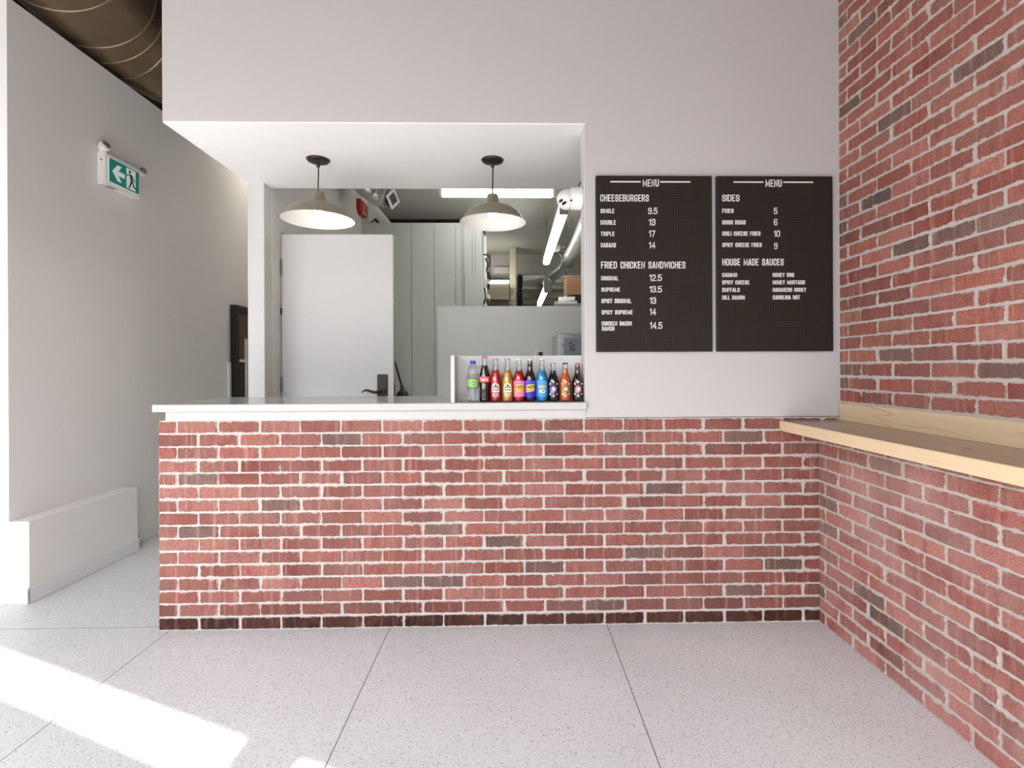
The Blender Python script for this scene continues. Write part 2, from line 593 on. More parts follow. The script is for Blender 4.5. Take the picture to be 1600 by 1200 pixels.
def stroke_text(s, rect, y, weight, depth=0.003):
    """condensed poster capitals made of even strokes, fitted to rect, standing out from the plane y"""
    x0, x1, z0, z1 = rect
    h = z1 - z0
    sw = h * weight
    gap = h * 0.115
    fixed = sum(sw for ch in s) + gap * (len(s) - 1)
    free = sum(GLYPH[ch][0] for ch in s)
    k = max(h * 0.05, (x1 - x0 - fixed) / free) if free else 0
    mb = MB()
    x = x0
    layer = 0
    for ch in s:
        w, lines = GLYPH[ch]
        w *= k
        for pl_ in lines:
            P2 = [Vector((x + sw / 2 + a * w, z0 + sw / 2 + b * (h - sw))) for a, b in pl_]
            n = len(P2)
            closed = (P2[0] - P2[-1]).length < 1e-9 and n > 2
            L, Rr = [], []
            for i in range(n):
                dp = (P2[i] - P2[i - 1]) if i > 0 else ((P2[0] - P2[-2]) if closed else None)
                dn = (P2[i + 1] - P2[i]) if i < n - 1 else ((P2[1] - P2[0]) if closed else None)
                dp = dp.normalized() if dp is not None else dn.normalized()
                dn = dn.normalized() if dn is not None else dp
                t = dp + dn
                t = t.normalized() if t.length > 1e-6 else dn
                nm = Vector((-t.y, t.x))
                c = max(0.5, nm.dot(Vector((-dn.y, dn.x))))
                ext = Vector((0, 0))
                if not closed and i == 0:
                    ext = -dn * sw / 2
                if not closed and i == n - 1:
                    ext = dp * sw / 2
                L.append(P2[i] + nm * (sw / 2 / c) + ext)
                Rr.append(P2[i] - nm * (sw / 2 / c) + ext)
            dd_ = depth + 0.00004 * (layer % 5)
            layer += 1
            vs, fs = [], []
            for i in range(n):
                for q in (L[i], Rr[i]):
                    vs.append((q.x, y, q.y))
                    vs.append((q.x, y - dd_, q.y))
            for i in range(n - 1):
                a, b = 4 * i, 4 * i + 4
                fs += [(a + 1, a + 3, b + 3, b + 1), (a, a + 1, b + 1, b), (a + 3, a + 2, b + 2, b + 3)]
            e = 4 * (n - 1)
            fs += [(0, 2, 3, 1), (e, e + 1, e + 3, e + 2)]
            mb.add(vs, fs)
        x += w + sw + gap
    return mb


# ------------------------------------------------------------------ brickwork
def bricks(name, mat, o, u, nrm, length, rows, first, parent=None, z_cut=None, period=0.213, row_h=0.0678, seed=1,
           bw=None, pal=None, dark_row=None):
    """running-bond facing bricks: o = lower left corner, u = direction along the wall, nrm = outward normal"""
    rnd = random.Random(seed)
    o, u, nrm = Vector(o), Vector(u), Vector(nrm)
    up = Vector((0, 0, 1))
    vs, fs, col, edg, hzs = [], [], [], [], []
    j = 0.0105
    pal = pal or [(154, 92, 82), (160, 96, 85), (146, 86, 77), (163, 102, 92), (142, 91, 83), (148, 82, 72), (164, 107, 97)]
    grey = [(126, 98, 90), (116, 92, 86), (132, 104, 94), (108, 86, 80)]
    for r in range(rows):
        z0 = r * row_h + j * 0.5
        z1 = (r + 1) * row_h - j * 0.5
        if z_cut and z1 > z_cut:
            z1 = z_cut
            if z1 - z0 < 0.012:
                continue
        x = first[r % 2] - period
        dz = rnd.uniform(-0.0015, 0.0015)
        while x < length:
            a, b = max(0.0, x + j / 2), min(length, x + period - j / 2)
            jit = rnd.uniform(-0.004, 0.004)
            x += period
            if b - a < 0.012:
                continue
            a += (jit if a > 0 else 0)
            b += (rnd.uniform(-0.003, 0.003) if b < length else 0)
            c = grey[rnd.randrange(4)] if rnd.random() < 0.11 else pal[rnd.randrange(len(pal))]
            s = rnd.uniform(0.9, 1.08)
            if dark_row is not None and r == dark_row:
                c = (66, 34, 26)
                s = rnd.uniform(0.75, 1.2)
            c = lin(tuple(min(255, v * s * (0.99 if dark_row is None else 0.90)) for v in c))
            hz_ = 0.3 if (dark_row is not None and r == dark_row) else (0.75 if dark_row is not None and r == dark_row + 1 else 1.0)
            if hz_ == 0.75:
                q_ = rnd.uniform(0.55, 0.95)
                c = tuple(v * q_ for v in c)
            # outline with rounded corners and a wobbly edge
            rad = min(rnd.uniform(0.003, 0.009), (b - a) * 0.3, (z1 - z0) * 0.3)
            nx = max(2, int((b - a) / 0.016))
            out = []
            za, zb = z0 + dz, z1 + dz
            for cx_, cz_, st in ((a + rad, za + rad, 180), (b - rad, za + rad, 270), (b - rad, zb - rad, 0), (a + rad, zb - rad, 90)):
                for q in range(3):
                    t = R(st + 45 * q)
                    out.append((cx_ + rad * math.cos(t), cz_ + rad * math.sin(t)))
                if st == 270:
                    e0, e1, n_ = (b, za + rad), (b, zb - rad), 2
                elif st == 0:
                    e0, e1, n_ = (b - rad, zb), (a + rad, zb), nx
                elif st == 90:
                    e0, e1, n_ = (a, zb - rad), (a, za + rad), 2
                else:
                    e0, e1, n_ = (a + rad, za), (b - rad, za), nx
                for q in range(1, n_):
                    t = q / n_
                    out.append((e0[0] + (e1[0] - e0[0]) * t, e0[1] + (e1[1] - e0[1]) * t))
            out = [(min(length, max(0, px + rnd.gauss(0, 0.0009))), pz + rnd.gauss(0, 0.0009)) for px, pz in out]
            mx, mz = (a + b) / 2, (za + zb) / 2
            hx, hz = (b - a) / 2, (zb - za) / 2
            n = len(out)
            base = len(vs)
            pr = 0.0035 + rnd.uniform(0, 0.002)
            rings = ((1.0, 0, -0.004, 1.25), (1.0, 0, pr - 0.0025, 1.0), (1.0, 0.0022, pr, 0.85), (1.0, 0.013, pr, 0.0))
            for _, ins, h, e in rings:
                fx = max(0.1, 1 - ins / hx)
                fz = max(0.1, 1 - ins / hz)
                for px, pz in out:
                    p = o + u * (mx + (px - mx) * fx) + up * (mz + (pz - mz) * fz) + nrm * h
                    vs.append(p)
                    col.append((*c, 1))
                    edg.append(e)
                    hzs.append(hz_)
            for k in range(3):
                for q in range(n):
                    q2 = (q + 1) % n
                    fs.append((base + k * n + q, base + k * n + q2, base + (k + 1) * n + q2, base + (k + 1) * n + q))
            fs.append(tuple(base + 3 * n + q for q in range(n)))
    if u.cross(up).dot(nrm) < 0:
        fs = [tuple(reversed(f)) for f in fs]
    mb = MB()
    mb.add(vs, fs)
    ob = mb.build(name, mat, parent)
    at = ob.data.attributes.new('brick_colour', 'FLOAT_COLOR', 'POINT')
    at.data.foreach_set('color', [k for c in col for k in c])
    ae = ob.data.attributes.new('brick_edge', 'FLOAT', 'POINT')
    ae.data.foreach_set('value', edg)
    ah = ob.data.attributes.new('brick_haze', 'FLOAT', 'POINT')
    ah.data.foreach_set('value', hzs)
    return ob


# ================================================================== SETTING
FY = 2.715            # face of the counter front and of the white wall
struct(MB().box(-6, 3, -4, 14.5, -0.1, 0).build('floor', 'terrazzo', origin=(0, 0, 0)))
gy = lambda x: GY - GS * x
struct(MB().prism([(-4.5, gy(-4.5)), (1.95, gy(1.95)), (1.95, FY - 0.001), (-4.5, FY - 0.001)], (0, 0, 4.3), (1, 0, 0), (0, 1, 0), 0.1).build('ceiling', 'black'))
struct(MB().box(-4.5, 2.0, FY, 14.5, 4.3, 4.4).build('ceiling_hall', 'black'))

wb_ = MB().box(-1.793, 1.75, FY, 3.70, 2.635, 4.3)
wb_.box(0.396, 1.75, FY, 2.85, 1.088, 2.635)
struct(wb_.build('wall_back', 'wall'))
# white soffit lining of the serving hatch, its slim right jamb and post
struct(MB().box(-1.793, 1.75, FY + 0.003, 3.70, 2.628, 2.6349).build('trim_1', 'soffit'))
struct(MB().bbox(0.390, 0.3965, FY - 0.001, 2.851, 1.17, 2.628, 0.001).build('trim_2', 'white'))
struct(MB().bbox(-1.80, -1.686, 3.59, 3.70, 0, 2.628, 0.003).build('trim_3', 'white'))

# left: hall wall block, plinth, baseboards
struct(MB().box(-4.4, -2.905, 3.057, 8.0, 0, 3.514).build('wall_left', 'wall_left'))
struct(MB().box(-4.5, -4.4, -0.6, 8.0, 0, 4.3).build('wall_left_outer', 'wall_left'))
struct(MB().box(-4.4, -1.8, 8.0, 8.1, 0, 4.3).build('wall_hall_end', 'wall_left'))
struct(MB().bbox(-2.92, -2.794, 3.0571, 3.934, 0, 0.474, 0.004).build('trim_4', 'wall_left'))
bb = MB()
bb.bbox(-4.4, -2.784, 3.047, 3.0569, 0, 0.092, 0.003)
bb.bbox(-2.7939, -2.784, 3.047, 3.944, 0, 0.092, 0.003)
bb.bbox(-2.905, -2.784, 3.9341, 3.944, 0, 0.092, 0.003)
bb.bbox(-2.9049, -2.893, 3.944, 8.0, 0, 0.088, 0.003)
struct(bb.build('baseboard_left', 'base'))

# right: upper brick wall and the knee wall that carries the ledge
wr = struct(MB().box(1.75, 1.95, -3.2, 14.5, 0, 4.3).build('wall_right', 'mortar'))
bricks('brickwork', 'brick', (1.75, FY, 1.163), (0, -1, 0), (-1, 0, 0), 5.4, 46, (0.166, 0.069), wr, seed=5, z_cut=4.29 - 1.163,
       pal=[(158, 92, 80), (164, 97, 84), (150, 87, 77), (166, 103, 90), (145, 91, 81), (152, 82, 70), (168, 107, 94)])
wl = struct(MB().box(1.632, 1.7499, -2.7, FY - 0.0005, 0, 1.013).build('wall_right_lower', 'mortar'))
bricks('brickwork', 'brick_hazy', (1.632, FY - 0.006, 0), (0, -1, 0), (-1, 0, 0), 5.3, 15, (0.055, 0.160), wl, seed=9, z_cut=1.012,
       pal=[(160, 96, 86), (166, 102, 92), (152, 88, 80), (170, 108, 98), (148, 94, 86)])

# kitchen shell behind the hatch
kw = MB()
kw.box(-1.80, -1.68, 3.7001, 3.84, 0, 3.45)
kw.box(-1.80, -1.68, 4.66, 6.17, 0, 3.45)
kw.box(-1.80, -1.68, 3.84, 4.66, 2.36, 3.45)
struct(kw.build('wall_kitchen_side', 'kitchen'))
struct(MB().box(-2.0, -1.85, 6.17, 14.4, 0, 3.45).build('wall_kitchen_recess', 'kitchen'))
struct(MB().box(-1.8499, -1.6801, 6.05, 6.17, 0, 3.45).build('wall_kitchen_corner', 'kitchen'))
struct(MB().box(-2.0, 1.75, 14.4, 14.5, 0, 3.5).build('wall_kitchen_far', 'kitchen'))
struct(MB().box(-1.8499, -0.36, 7.32, 7.42, 0, 3.45).build('wall_kitchen_back', 'black'))  # black colour paints in the shade of the unlit gap over the cooler
struct(MB().box(-2.0, 1.75, 3.70, 14.4, 3.45, 3.55).build('ceiling_kitchen', 'kceil'))
struct(MB().box(-0.36, 1.75, 9.6, 9.9, 3.07, 3.45).build('beam_kitchen', 'kitchen'))
struct(MB().bbox(-0.606, 1.75, 4.30, 4.40, 0, 1.865, 0.003).build('wall_partition', 'kitchen'))

# storefront behind the camera: header, transom, mullions, sill (it lets the daylight in)
def slab(x0, x1, z0, z1, t=0.06):
    mb = MB()
    d = Vector((GS, 1, 0)).normalized() * t
    ps = [(x0, GY - GS * x0), (x1, GY - GS * x1)]
    vs = []
    for z in (z0, z1):
        for (x, y) in ps:
            vs.append((x, y, z))
        for (x, y) in ps:
            vs.append((x - d.x, y - d.y, z))
    return mb.add(vs, [(0, 1, 3, 2), (4, 6, 7, 5), (0, 4, 5, 1), (2, 3, 7, 6), (0, 2, 6, 4), (1, 5, 7, 3)])
struct(slab(-4.5, 1.95, 3.60, 4.3).build('wall_front_header', 'wall'))
struct(slab(-4.5, 1.95, 3.10, 3.33).build('window_frame_transom', 'black_frame'))
struct(slab(-4.5, 1.95, 0, 0.10).build('window_frame_sill', 'black_frame'))
for i, (a, b) in enumerate(((-0.953, -0.735), (-3.2, -3.05), (1.3, 1.45))):
    struct(slab(a, b, 0.10, 3.10).build('window_frame_mullion', 'black_frame'))
    struct(slab(a, b, 3.33, 3.60).build('window_frame_mullion', 'black_frame'))

# white door standing open behind the counter
DY = 3.825
d1 = struct(MB().bbox(-1.671, -0.86, DY, DY + 0.044, 0.01, 2.336, 0.003).build('door_1', 'white'))
fr = MB()
fr.bbox(-1.72, -1.690, 3.735, 3.80, 0, 2.375, 0.003)
fr.box(-1.80, -1.702, 3.80, 3.84, 0, 2.36)
fr.build('door_frame', 'white', d1)
for z in (2.095, 1.24, 0.3):
    h = MB()
    h.lathe([(0.011, z - 0.055), (0.011, z + 0.055)], 12, o=(-1.687, DY - 0.006, 0))
    h.lathe([(0.013, z - 0.058), (0.013, z - 0.053)], 12, o=(-1.687, DY - 0.006, 0))
    h.box(-1.698, -1.665, DY - 0.003, DY - 0.0005, z - 0.055, z + 0.055)
    h.build('hinge', 'hinge', d1)
MB().bbox(-1.700, -1.672, DY - 0.006, DY + 0.02, 1.75, 1.795, 0.001).build('door_bumper', 'black_plastic', d1)
pl = MB().bbox(-0.978, -0.903, DY - 0.012, DY - 0.0005, 1.135, 1.308, 0.004).build('lock_plate', 'dark_bronze', d1)
lv = MB()
lv.lathe([(0.024, DY - 0.03), (0.022, DY - 0.012)], 16, 'Y', o=(-0.945, 0, 1.185))
lv.tube([(-0.945, DY - 0.03, 1.185), (-0.945, DY - 0.055, 1.185), (-0.965, DY - 0.06, 1.181), (-0.99, DY - 0.06, 1.180),
         (-1.02, DY - 0.06, 1.190), (-1.045, DY - 0.06, 1.196), (-1.062, DY - 0.06, 1.190), (-1.075, DY - 0.06, 1.177)],
        [0.01, 0.01, 0.011, 0.010, 0.009, 0.008, 0.006, 0.004], 10)
lv.build('lever', 'dark_bronze', pl)
MB().lathe([(0.017, DY - 0.02), (0.015, DY - 0.012)], 16, 'Y', o=(-0.94, 0, 1.268)).build('deadbolt', 'dark_bronze', pl)
MB().bbox(-0.8595, -0.857, DY + 0.010, DY + 0.034, 1.14, 1.24, 0.001).build('latch_plate', 'dark_bronze', d1)

# dark framed door in the hall wall
d2 = struct(MB().box(-2.904, -2.878, 5.50, 6.40, 0.0, 1.95).build('door_2', 'brown_door'))
f2 = MB()
f2.bbox(-2.9049, -2.845, 5.43, 5.50, 0, 2.02, 0.003)
f2.bbox(-2.9049, -2.845, 6.40, 6.47, 0, 2.02, 0.003)
f2.bbox(-2.9049, -2.845, 5.50, 6.40, 1.95, 2.02, 0.003)
f2.build('door_frame', 'black_frame', d2)
MB().bbox(-2.8779, -2.872, 5.51, 6.39, 0.02, 1.42, 0.002).build('kick_panel', 'maroon', d2)
MB().bbox(-2.8779, -2.862, 5.52, 6.38, 1.425, 1.455, 0.003).build('push_bar', 'base', d2)
MB().bbox(-2.8779, -2.86, 5.66, 5.70, 0.02, 1.68, 0.002).build('edge_strip', 'base', d2)
struct(MB().bbox(-2.9049, -2.885, 5.37, 5.415, 0.09, 1.425, 0.003).build('trim_5', 'base'))


# ================================================================== COUNTER
bc = thing('brick_counter', 'long red brick counter base with pale mortar and a dark stained bottom course', 'counter', (-0.1, 2.83, 0))
MB().box(-1.819, 1.7499, FY + 0.003, 2.95, 0, 1.0845).build('core', 'mortar', bc)
bricks('brickwork', 'brick', (-1.822, FY + 0.003, 0), (1, 0, 0), (0, -1, 0), 3.556, 16, (0.203, 0.096), bc, seed=3, period=0.2108, dark_row=0)
bricks('end_brickwork', 'brick', (-1.819, 2.95, 0), (0, -1, 0), (-1, 0, 0), 0.23, 16, (0.12, 0.226), bc, seed=4, dark_row=0)
MB().bbox(-1.783, 0.3955, FY - 0.004, 2.95, 1.085, 1.1315, 0.002).build('top_rail', 'quartz', bc)
ct = MB().bbox(-1.838, 0.3955, 2.69, 3.40, 1.132, 1.170, 0.003)
tag(ct.build('countertop', 'quartz'), 'white polished stone countertop over the red brick counter base', 'countertop')

# oak ledge
le = thing('wood_ledge', 'pale oak drink ledge with a low back board along the brick wall', 'ledge', (1.6, 0.2, 1.0135))
MB().bbox(1.417, 1.7499, -2.62, 2.7085, 1.0135, 1.0658, 0.002).build('shelf_board', 'oak_edge', le)
MB().bbox(1.4185, 1.7365, -2.61, 2.7075, 1.0659, 1.0672, 0.0005).build('worn_top', 'oak_top', le)['label'] = 'darker brown top face of the oak ledge'
MB().bbox(1.737, 1.7499, -2.62, 2.7085, 1.0673, 1.159, 0.001).build('back_board', 'oak', le)

# ================================================================== MENU BOARDS
def menu(label, x0, x1, zx0, zx1, rows, bars):
    z1, z0 = 2.351, 1.432
    t = thing('menu_board', label, 'menu board', ((x0 + x1) / 2, FY - 0.012, z0), 'menu letter boards on the white wall')
    MB().bbox(x0, x1, FY - 0.022, FY - 0.0005, z0, z1, 0.002).build('backing', 'board_edge', t)
    MB().bbox(x0 + 0.006, x1 - 0.006, FY - 0.0245, FY - 0.0221, z0 + 0.006, z1 - 0.006, 0.001).build('letter_panel', 'board', t)
    sx = (x1 - x0) / (zx1 - zx0)
    sz = (z1 - z0) / 1037.0
    fx = lambda zx: x0 + (zx - zx0) * sx
    fz = lambda zy: z1 - (zy - 65) * sz
    for (s, a, b, c, d) in rows:
        stroke_text(s, (fx(a), fx(b), fz(d), fz(c)), FY - 0.0246, 0.118 if (d - c) > 30 else 0.145).build('lettering', 'letter', t)
    for a, b in bars:
        MB().box(fx(a), fx(b), FY - 0.0275, FY - 0.0246, fz(106), fz(99)).build('header_rule', 'letter', t)


menu('dark letter board menu listing cheeseburgers and fried chicken sandwiches', 0.448, 1.058, 117, 805, [
    ('MENU', 393, 488, 88, 130), ('CHEESEBURGERS', 142, 428, 178, 218),
    ('SINGLE', 143, 224, 262, 287), ('9.5', 424, 479, 255, 292),
    ('DOUBLE', 143, 232, 329, 355), ('13', 427, 466, 321, 359),
    ('TRIPLE', 144, 224, 396, 421), ('17', 427, 465, 389, 426),
    ('CABANO', 144, 232, 462, 488), ('14', 427, 466, 456, 494),
    ('FRIED CHICKEN SANDWICHES', 145, 643, 572, 612),
    ('ORIGINAL', 145, 246, 657, 682), ('12.5', 429, 502, 648, 686),
    ('SUPREME', 146, 255, 724, 748), ('13.5', 429, 502, 716, 753),
    ('SPICY ORIGINAL', 146, 322, 790, 816), ('13', 430, 468, 782, 820),
    ('SPICY SUPREME', 147, 329, 857, 882), ('14', 430, 468, 848, 886),
    ('CHICKEN BACON', 147, 324, 923, 948), ('RANCH', 148, 221, 953, 978), ('14.5', 431, 504, 928, 967)],
    ((202, 380), (497, 674)))
menu('dark letter board menu listing sides and house made sauces', 1.082, 1.698, 830, 1522, [
    ('MENU', 1119, 1214, 88, 130), ('SIDES', 861, 963, 177, 216),
    ('FRIES', 861, 928, 260, 285), ('5', 1168, 1188, 254, 291),
    ('ONION RINGS', 861, 999, 328, 353), ('6', 1168, 1188, 320, 357),
    ('CHILI CHEESE FRIES', 861, 1087, 394, 419), ('10', 1166, 1203, 388, 425),
    ('SPICY CHEESE FRIES', 861, 1094, 461, 486), ('9', 1168, 1188, 461, 498),
    ('HOUSE MADE SAUCES', 860, 1224, 555, 595),
    ('CABANO', 859, 947, 639, 663), ('HONEY BBQ', 1159, 1285, 639, 663),
    ('SPICY CHEESE', 859, 1020, 683, 707), ('HONEY MUSTARD', 1159, 1350, 683, 707),
    ('BUFFALO', 859, 962, 727, 751), ('HABANERO HONEY', 1159, 1357, 727, 751),
    ('DILL RANCH', 859, 991, 772, 796), ('CAROLINA HOT', 1159, 1320, 771, 796)],
    ((929, 1105), (1223, 1402)))

# ================================================================== PENDANT LAMPS
def pendant(label, x, y, zr, rr):
    t = thing('pendant_lamp', label, 'pendant lamp', (x, y, zr), 'pendant lamps over the counter')
    o = (x, y, 0)
    zt = 2.628
    MB().lathe([(0.0, zt - 0.024), (0.03, zt - 0.022), (0.062, zt - 0.012), (0.07, zt - 0.001)], 32, o=o).build('canopy', 'dark_bronze', t)
    cd = MB()
    cd.tube([(x, y, zt - 0.02), (x + 0.002, y, zt - 0.08), (x - 0.001, y, zr + 0.21), (x, y, zr + 0.165)], 0.0042, 8)
    cd.lathe([(0.011, zt - 0.045), (0.011, zt - 0.022)], 12, o=o)
    cd.build('cord', 'cord', t)
    k = rr / 0.21
    pr = [(0.0, 0.172), (0.030, 0.172), (0.036, 0.166), (0.043, 0.112), (0.047, 0.106), (0.062, 0.104), (0.095, 0.097), (0.125, 0.086),
          (0.152, 0.070), (0.172, 0.052), (0.184, 0.034), (0.190, 0.022), (0.206, 0.006), (0.210, 0.0)]
    pr = [(r * k, zr + h) for r, h in pr]
    MB().lathe(pr, 48, o=o, caps=False).build('shade', 'bronze', t)
    inn = [(0.040, 0.100), (0.062, 0.1015), (0.095, 0.0945), (0.124, 0.0835), (0.150, 0.0675), (0.170, 0.050), (0.182, 0.032), (0.188, 0.0205), (0.204, 0.0045), (0.2098, -0.0005)]
    inn = [(r * k, zr + h) for r, h in inn]
    MB().lathe(list(reversed(inn)), 48, o=o, caps=False).build('reflector', 'enamel', t)['label'] = 'white enamelled inside of the shade'
    MB().lathe([(0.0, zr + 0.022), (0.014, zr + 0.025), (0.025, zr + 0.035), (0.030, zr + 0.05), (0.027, zr + 0.068), (0.016, zr + 0.09), (0.014, zr + 0.104)], 24, o=o).build('bulb', 'bulb', t)


pendant('dark bronze dome pendant lamp hanging in front of the open white door', -1.170, 3.19, 2.258, 0.214)
pendant('dark bronze dome pendant lamp hanging in front of the kitchen strip light', -0.106, 3.185, 2.243, 0.203)

# ================================================================== EXIT SIGN
ex = thing('exit_sign', 'green running figure exit sign with two lamp heads on the left wall', 'exit sign', (-2.905, 3.875, 2.65))
MB().bbox(-2.9045, -2.842, 3.703, 4.048, 2.662, 2.892, 0.008).build('housing', 'plastic', ex)
MB().bbox(-2.843, -2.838, 3.725, 4.03, 2.682, 2.862, 0.001).build('face_border', 'exit_white', ex)
MB().bbox(-2.8385, -2.8365, 3.731, 4.024, 2.688, 2.856, 0.0005).build('green_panel', 'green', ex)
Y0, Z0, SX, SZ = 3.731, 2.688, 0.293, 0.168
P = lambda pts: [(Y0 + a * SX, Z0 + b * SZ) for a, b in pts]
def flat(pts, x, d):
    return MB().prism(P(pts), (x, 0, 0), (0, 1, 0), (0, 0, 1), d)
flat([(0.09, 0.5), (0.26, 0.84), (0.40, 0.84), (0.29, 0.60), (0.50, 0.60), (0.50, 0.40), (0.29, 0.40), (0.40, 0.16), (0.26, 0.16)], -2.8365, 0.0008).build('arrow', 'exit_white', ex)
flat([(0.56, 0.06), (0.87, 0.06), (0.87, 0.95), (0.56, 0.95)], -2.8365, 0.0008).build('doorway', 'exit_white', ex)
rm = MB()
rm.prism(P([(0.67 + 0.038 * math.cos(R(t)), 0.82 + 0.066 * math.sin(R(t))) for t in range(0, 360, 30)]), (-2.8357, 0, 0), (0, 1, 0), (0, 0, 1), 0.001)
for poly in ([(0.66, 0.72), (0.74, 0.72), (0.78, 0.42), (0.70, 0.40)], [(0.68, 0.72), (0.66, 0.66), (0.56, 0.60), (0.55, 0.64)],
             [(0.74, 0.72), (0.83, 0.58), (0.84, 0.44), (0.81, 0.44), (0.80, 0.56), (0.73, 0.66)],
             [(0.70, 0.42), (0.75, 0.40), (0.66, 0.08), (0.62, 0.08)], [(0.73, 0.43), (0.78, 0.42), (0.82, 0.24), (0.92, 0.2), (0.92, 0.14), (0.79, 0.18)]):
    rm.prism(P(poly), (-2.8357, 0, 0), (0, 1, 0), (0, 0, 1), 0.001)
rm.build('running_figure', 'exit_dark', ex)
MB().bbox(-2.895, -2.85, 3.75, 3.83, 2.6605, 2.6625, 0.0005).build('test_slot', 'grey_plastic', ex)
MB().lathe([(0.008, 3.700), (0.007, 3.7035)], 12, 'Y', o=(-2.87, 0, 2.83)).build('test_button', 'grey_plastic', ex)
for (y, z, rot) in ((3.715, 2.925, -25), (4.085, 2.885, 12)):
    hd = MB().lathe([(0.0, -0.035), (0.022, -0.03), (0.034, -0.008), (0.037, 0.02), (0.033, 0.024), (0.0, 0.026)], 24, 'Z')
    m = Matrix.Translation((-2.862, y, z)) @ Matrix.Rotation(R(rot), 4, 'X') @ Matrix.Rotation(R(70), 4, 'Y') @ Matrix.Rotation(R(20), 4, 'X')
    hd.xform(m)
    hd.tube([(-2.87, y - 0.02, z - 0.035), (-2.868, y, z - 0.005)] if y < 4 else [(-2.87, 4.045, z - 0.01), (-2.868, y - 0.01, z)], 0.012, 10)
    h_ = hd.build('lamp_head', 'plastic', ex)
    MB().lathe([(0.028, 0.0255), (0.02, 0.03), (0.0, 0.031)], 20, 'Z').xform(m).build('lens', 'steel', h_)

# ================================================================== SECURITY CAMERA
se = thing('security_camera', 'white turret security camera on the slim jamb of the serving hatch', 'security camera', (0.389, 2.785, 2.26))
o = (0, 2.785, 2.26)
MB().lathe([(0.057, 0.3895), (0.060, 0.383), (0.060, 0.356), (0.058, 0.352), (0.058, 0.330), (0.050, 0.322)], 32, 'X', o=o).build('mount', 'plastic', se)
bd = MB().lathe([(0.0, -0.062), (0.022, -0.058), (0.040, -0.046), (0.052, -0.025), (0.054, 0.0), (0.048, 0.02), (0.03, 0.036), (0.0, 0.042)], 28, 'X')
m = Matrix.Translation((0.312, 2.785, 2.258)) @ Matrix.Rotation(R(-28), 4, 'Y') @ Matrix.Rotation(R(18), 4, 'Z')
bd = bd.xform(m).build('turret', 'plastic', se)
ln = MB()
ln.bbox(-0.0645, -0.045, -0.034, -0.012, -0.006, 0.006, 0.002)
ln.bbox(-0.060, -0.040, -0.040, -0.018, -0.026, -0.014, 0.002)
ln.bbox(-0.022, -0.008, -0.052, -0.040, -0.030, -0.022, 0.002)
ln.xform(m).build('lens_slot', 'black_plastic', bd)
MB().tube([(0.37, 2.79, 2.318), (0.376, 2.80, 2.345), (0.383, 2.82, 2.36), (0.3895, 2.83, 2.362)], 0.003, 8).build('cable', 'black_plastic', se)

# ================================================================== BOTTLE DISPLAY
sh = thing('bottle_shelf', 'low white open-front display bay holding the drink bottles on the countertop', 'display shelf', (0.04, 2.78, 1.1702))
MB().bbox(-0.312, -0.292, 2.70, 2.862, 1.1702, 1.417, 0.0015).build('side_panel', 'white', sh)
MB().bbox(-0.2919, 0.3955, 2.852, 2.868, 1.1702, 1.418, 0.0015).build('back_panel', 'white', sh)

BZ = 1.1703
def wrap(x, y, r, cx, cy):
    """x along the circumference (0 faces the shop), y up"""
    def f(a, b, d):
        t = a / r
        return (cx + (r + d) * math.sin(t), cy - (r + d) * math.cos(t), b)
    return f


def interp(prof, h):
    for (r0, h0), (r1, h1) in zip(prof, prof[1:]):
        if h0 <= h <= h1 and h1 > h0:
            return r0 + (r1 - r0) * (h - h0) / (h1 - h0)
    return prof[-1][0]


LONG = [(0.022, 0.0), (0.028, 0.003), (0.030, 0.008), (0.030, 0.118), (0.0285, 0.130), (0.023, 0.148), (0.017, 0.168), (0.0138, 0.185), (0.0128, 0.215), (0.0138, 0.217), (0.0138, 0.224)]
STUB = [(0.022, 0.0), (0.028, 0.003), (0.0305, 0.009), (0.0305, 0.100), (0.029, 0.112), (0.022, 0.132), (0.016, 0.150), (0.0135, 0.165), (0.0128, 0.190), (0.0138, 0.192), (0.0138, 0.198)]
COLA = [(0.022, 0.0), (0.027, 0.003), (0.0285, 0.01), (0.0275, 0.035), (0.0255, 0.055), (0.0268, 0.075), (0.0298, 0.097), (0.0302, 0.110), (0.0298, 0.132), (0.0265, 0.150),
        (0.0205, 0.172), (0.0155, 0.195), (0.0130, 0.212), (0.0125, 0.228), (0.0138, 0.230), (0.0138, 0.236)]
JARR = [(0.022, 0.0), (0.028, 0.003), (0.030, 0.008), (0.0298, 0.05), (0.0302, 0.085), (0.0298, 0.105), (0.027, 0.125), (0.0215, 0.148), (0.0165, 0.170), (0.0140, 0.188), (0.0130, 0.216), (0.014, 0.218), (0.014, 0.224)]
WATER = [(0.022, 0.0), (0.028, 0.004), (0.0305, 0.012), (0.0295, 0.03), (0.0305, 0.034), (0.0295, 0.05), (0.0305, 0.054), (0.0295, 0.07), (0.0305, 0.075), (0.0305, 0.122),
         (0.0292, 0.128), (0.0305, 0.134), (0.0300, 0.155), (0.026, 0.175), (0.018, 0.190), (0.0132, 0.197), (0.0130, 0.204)]


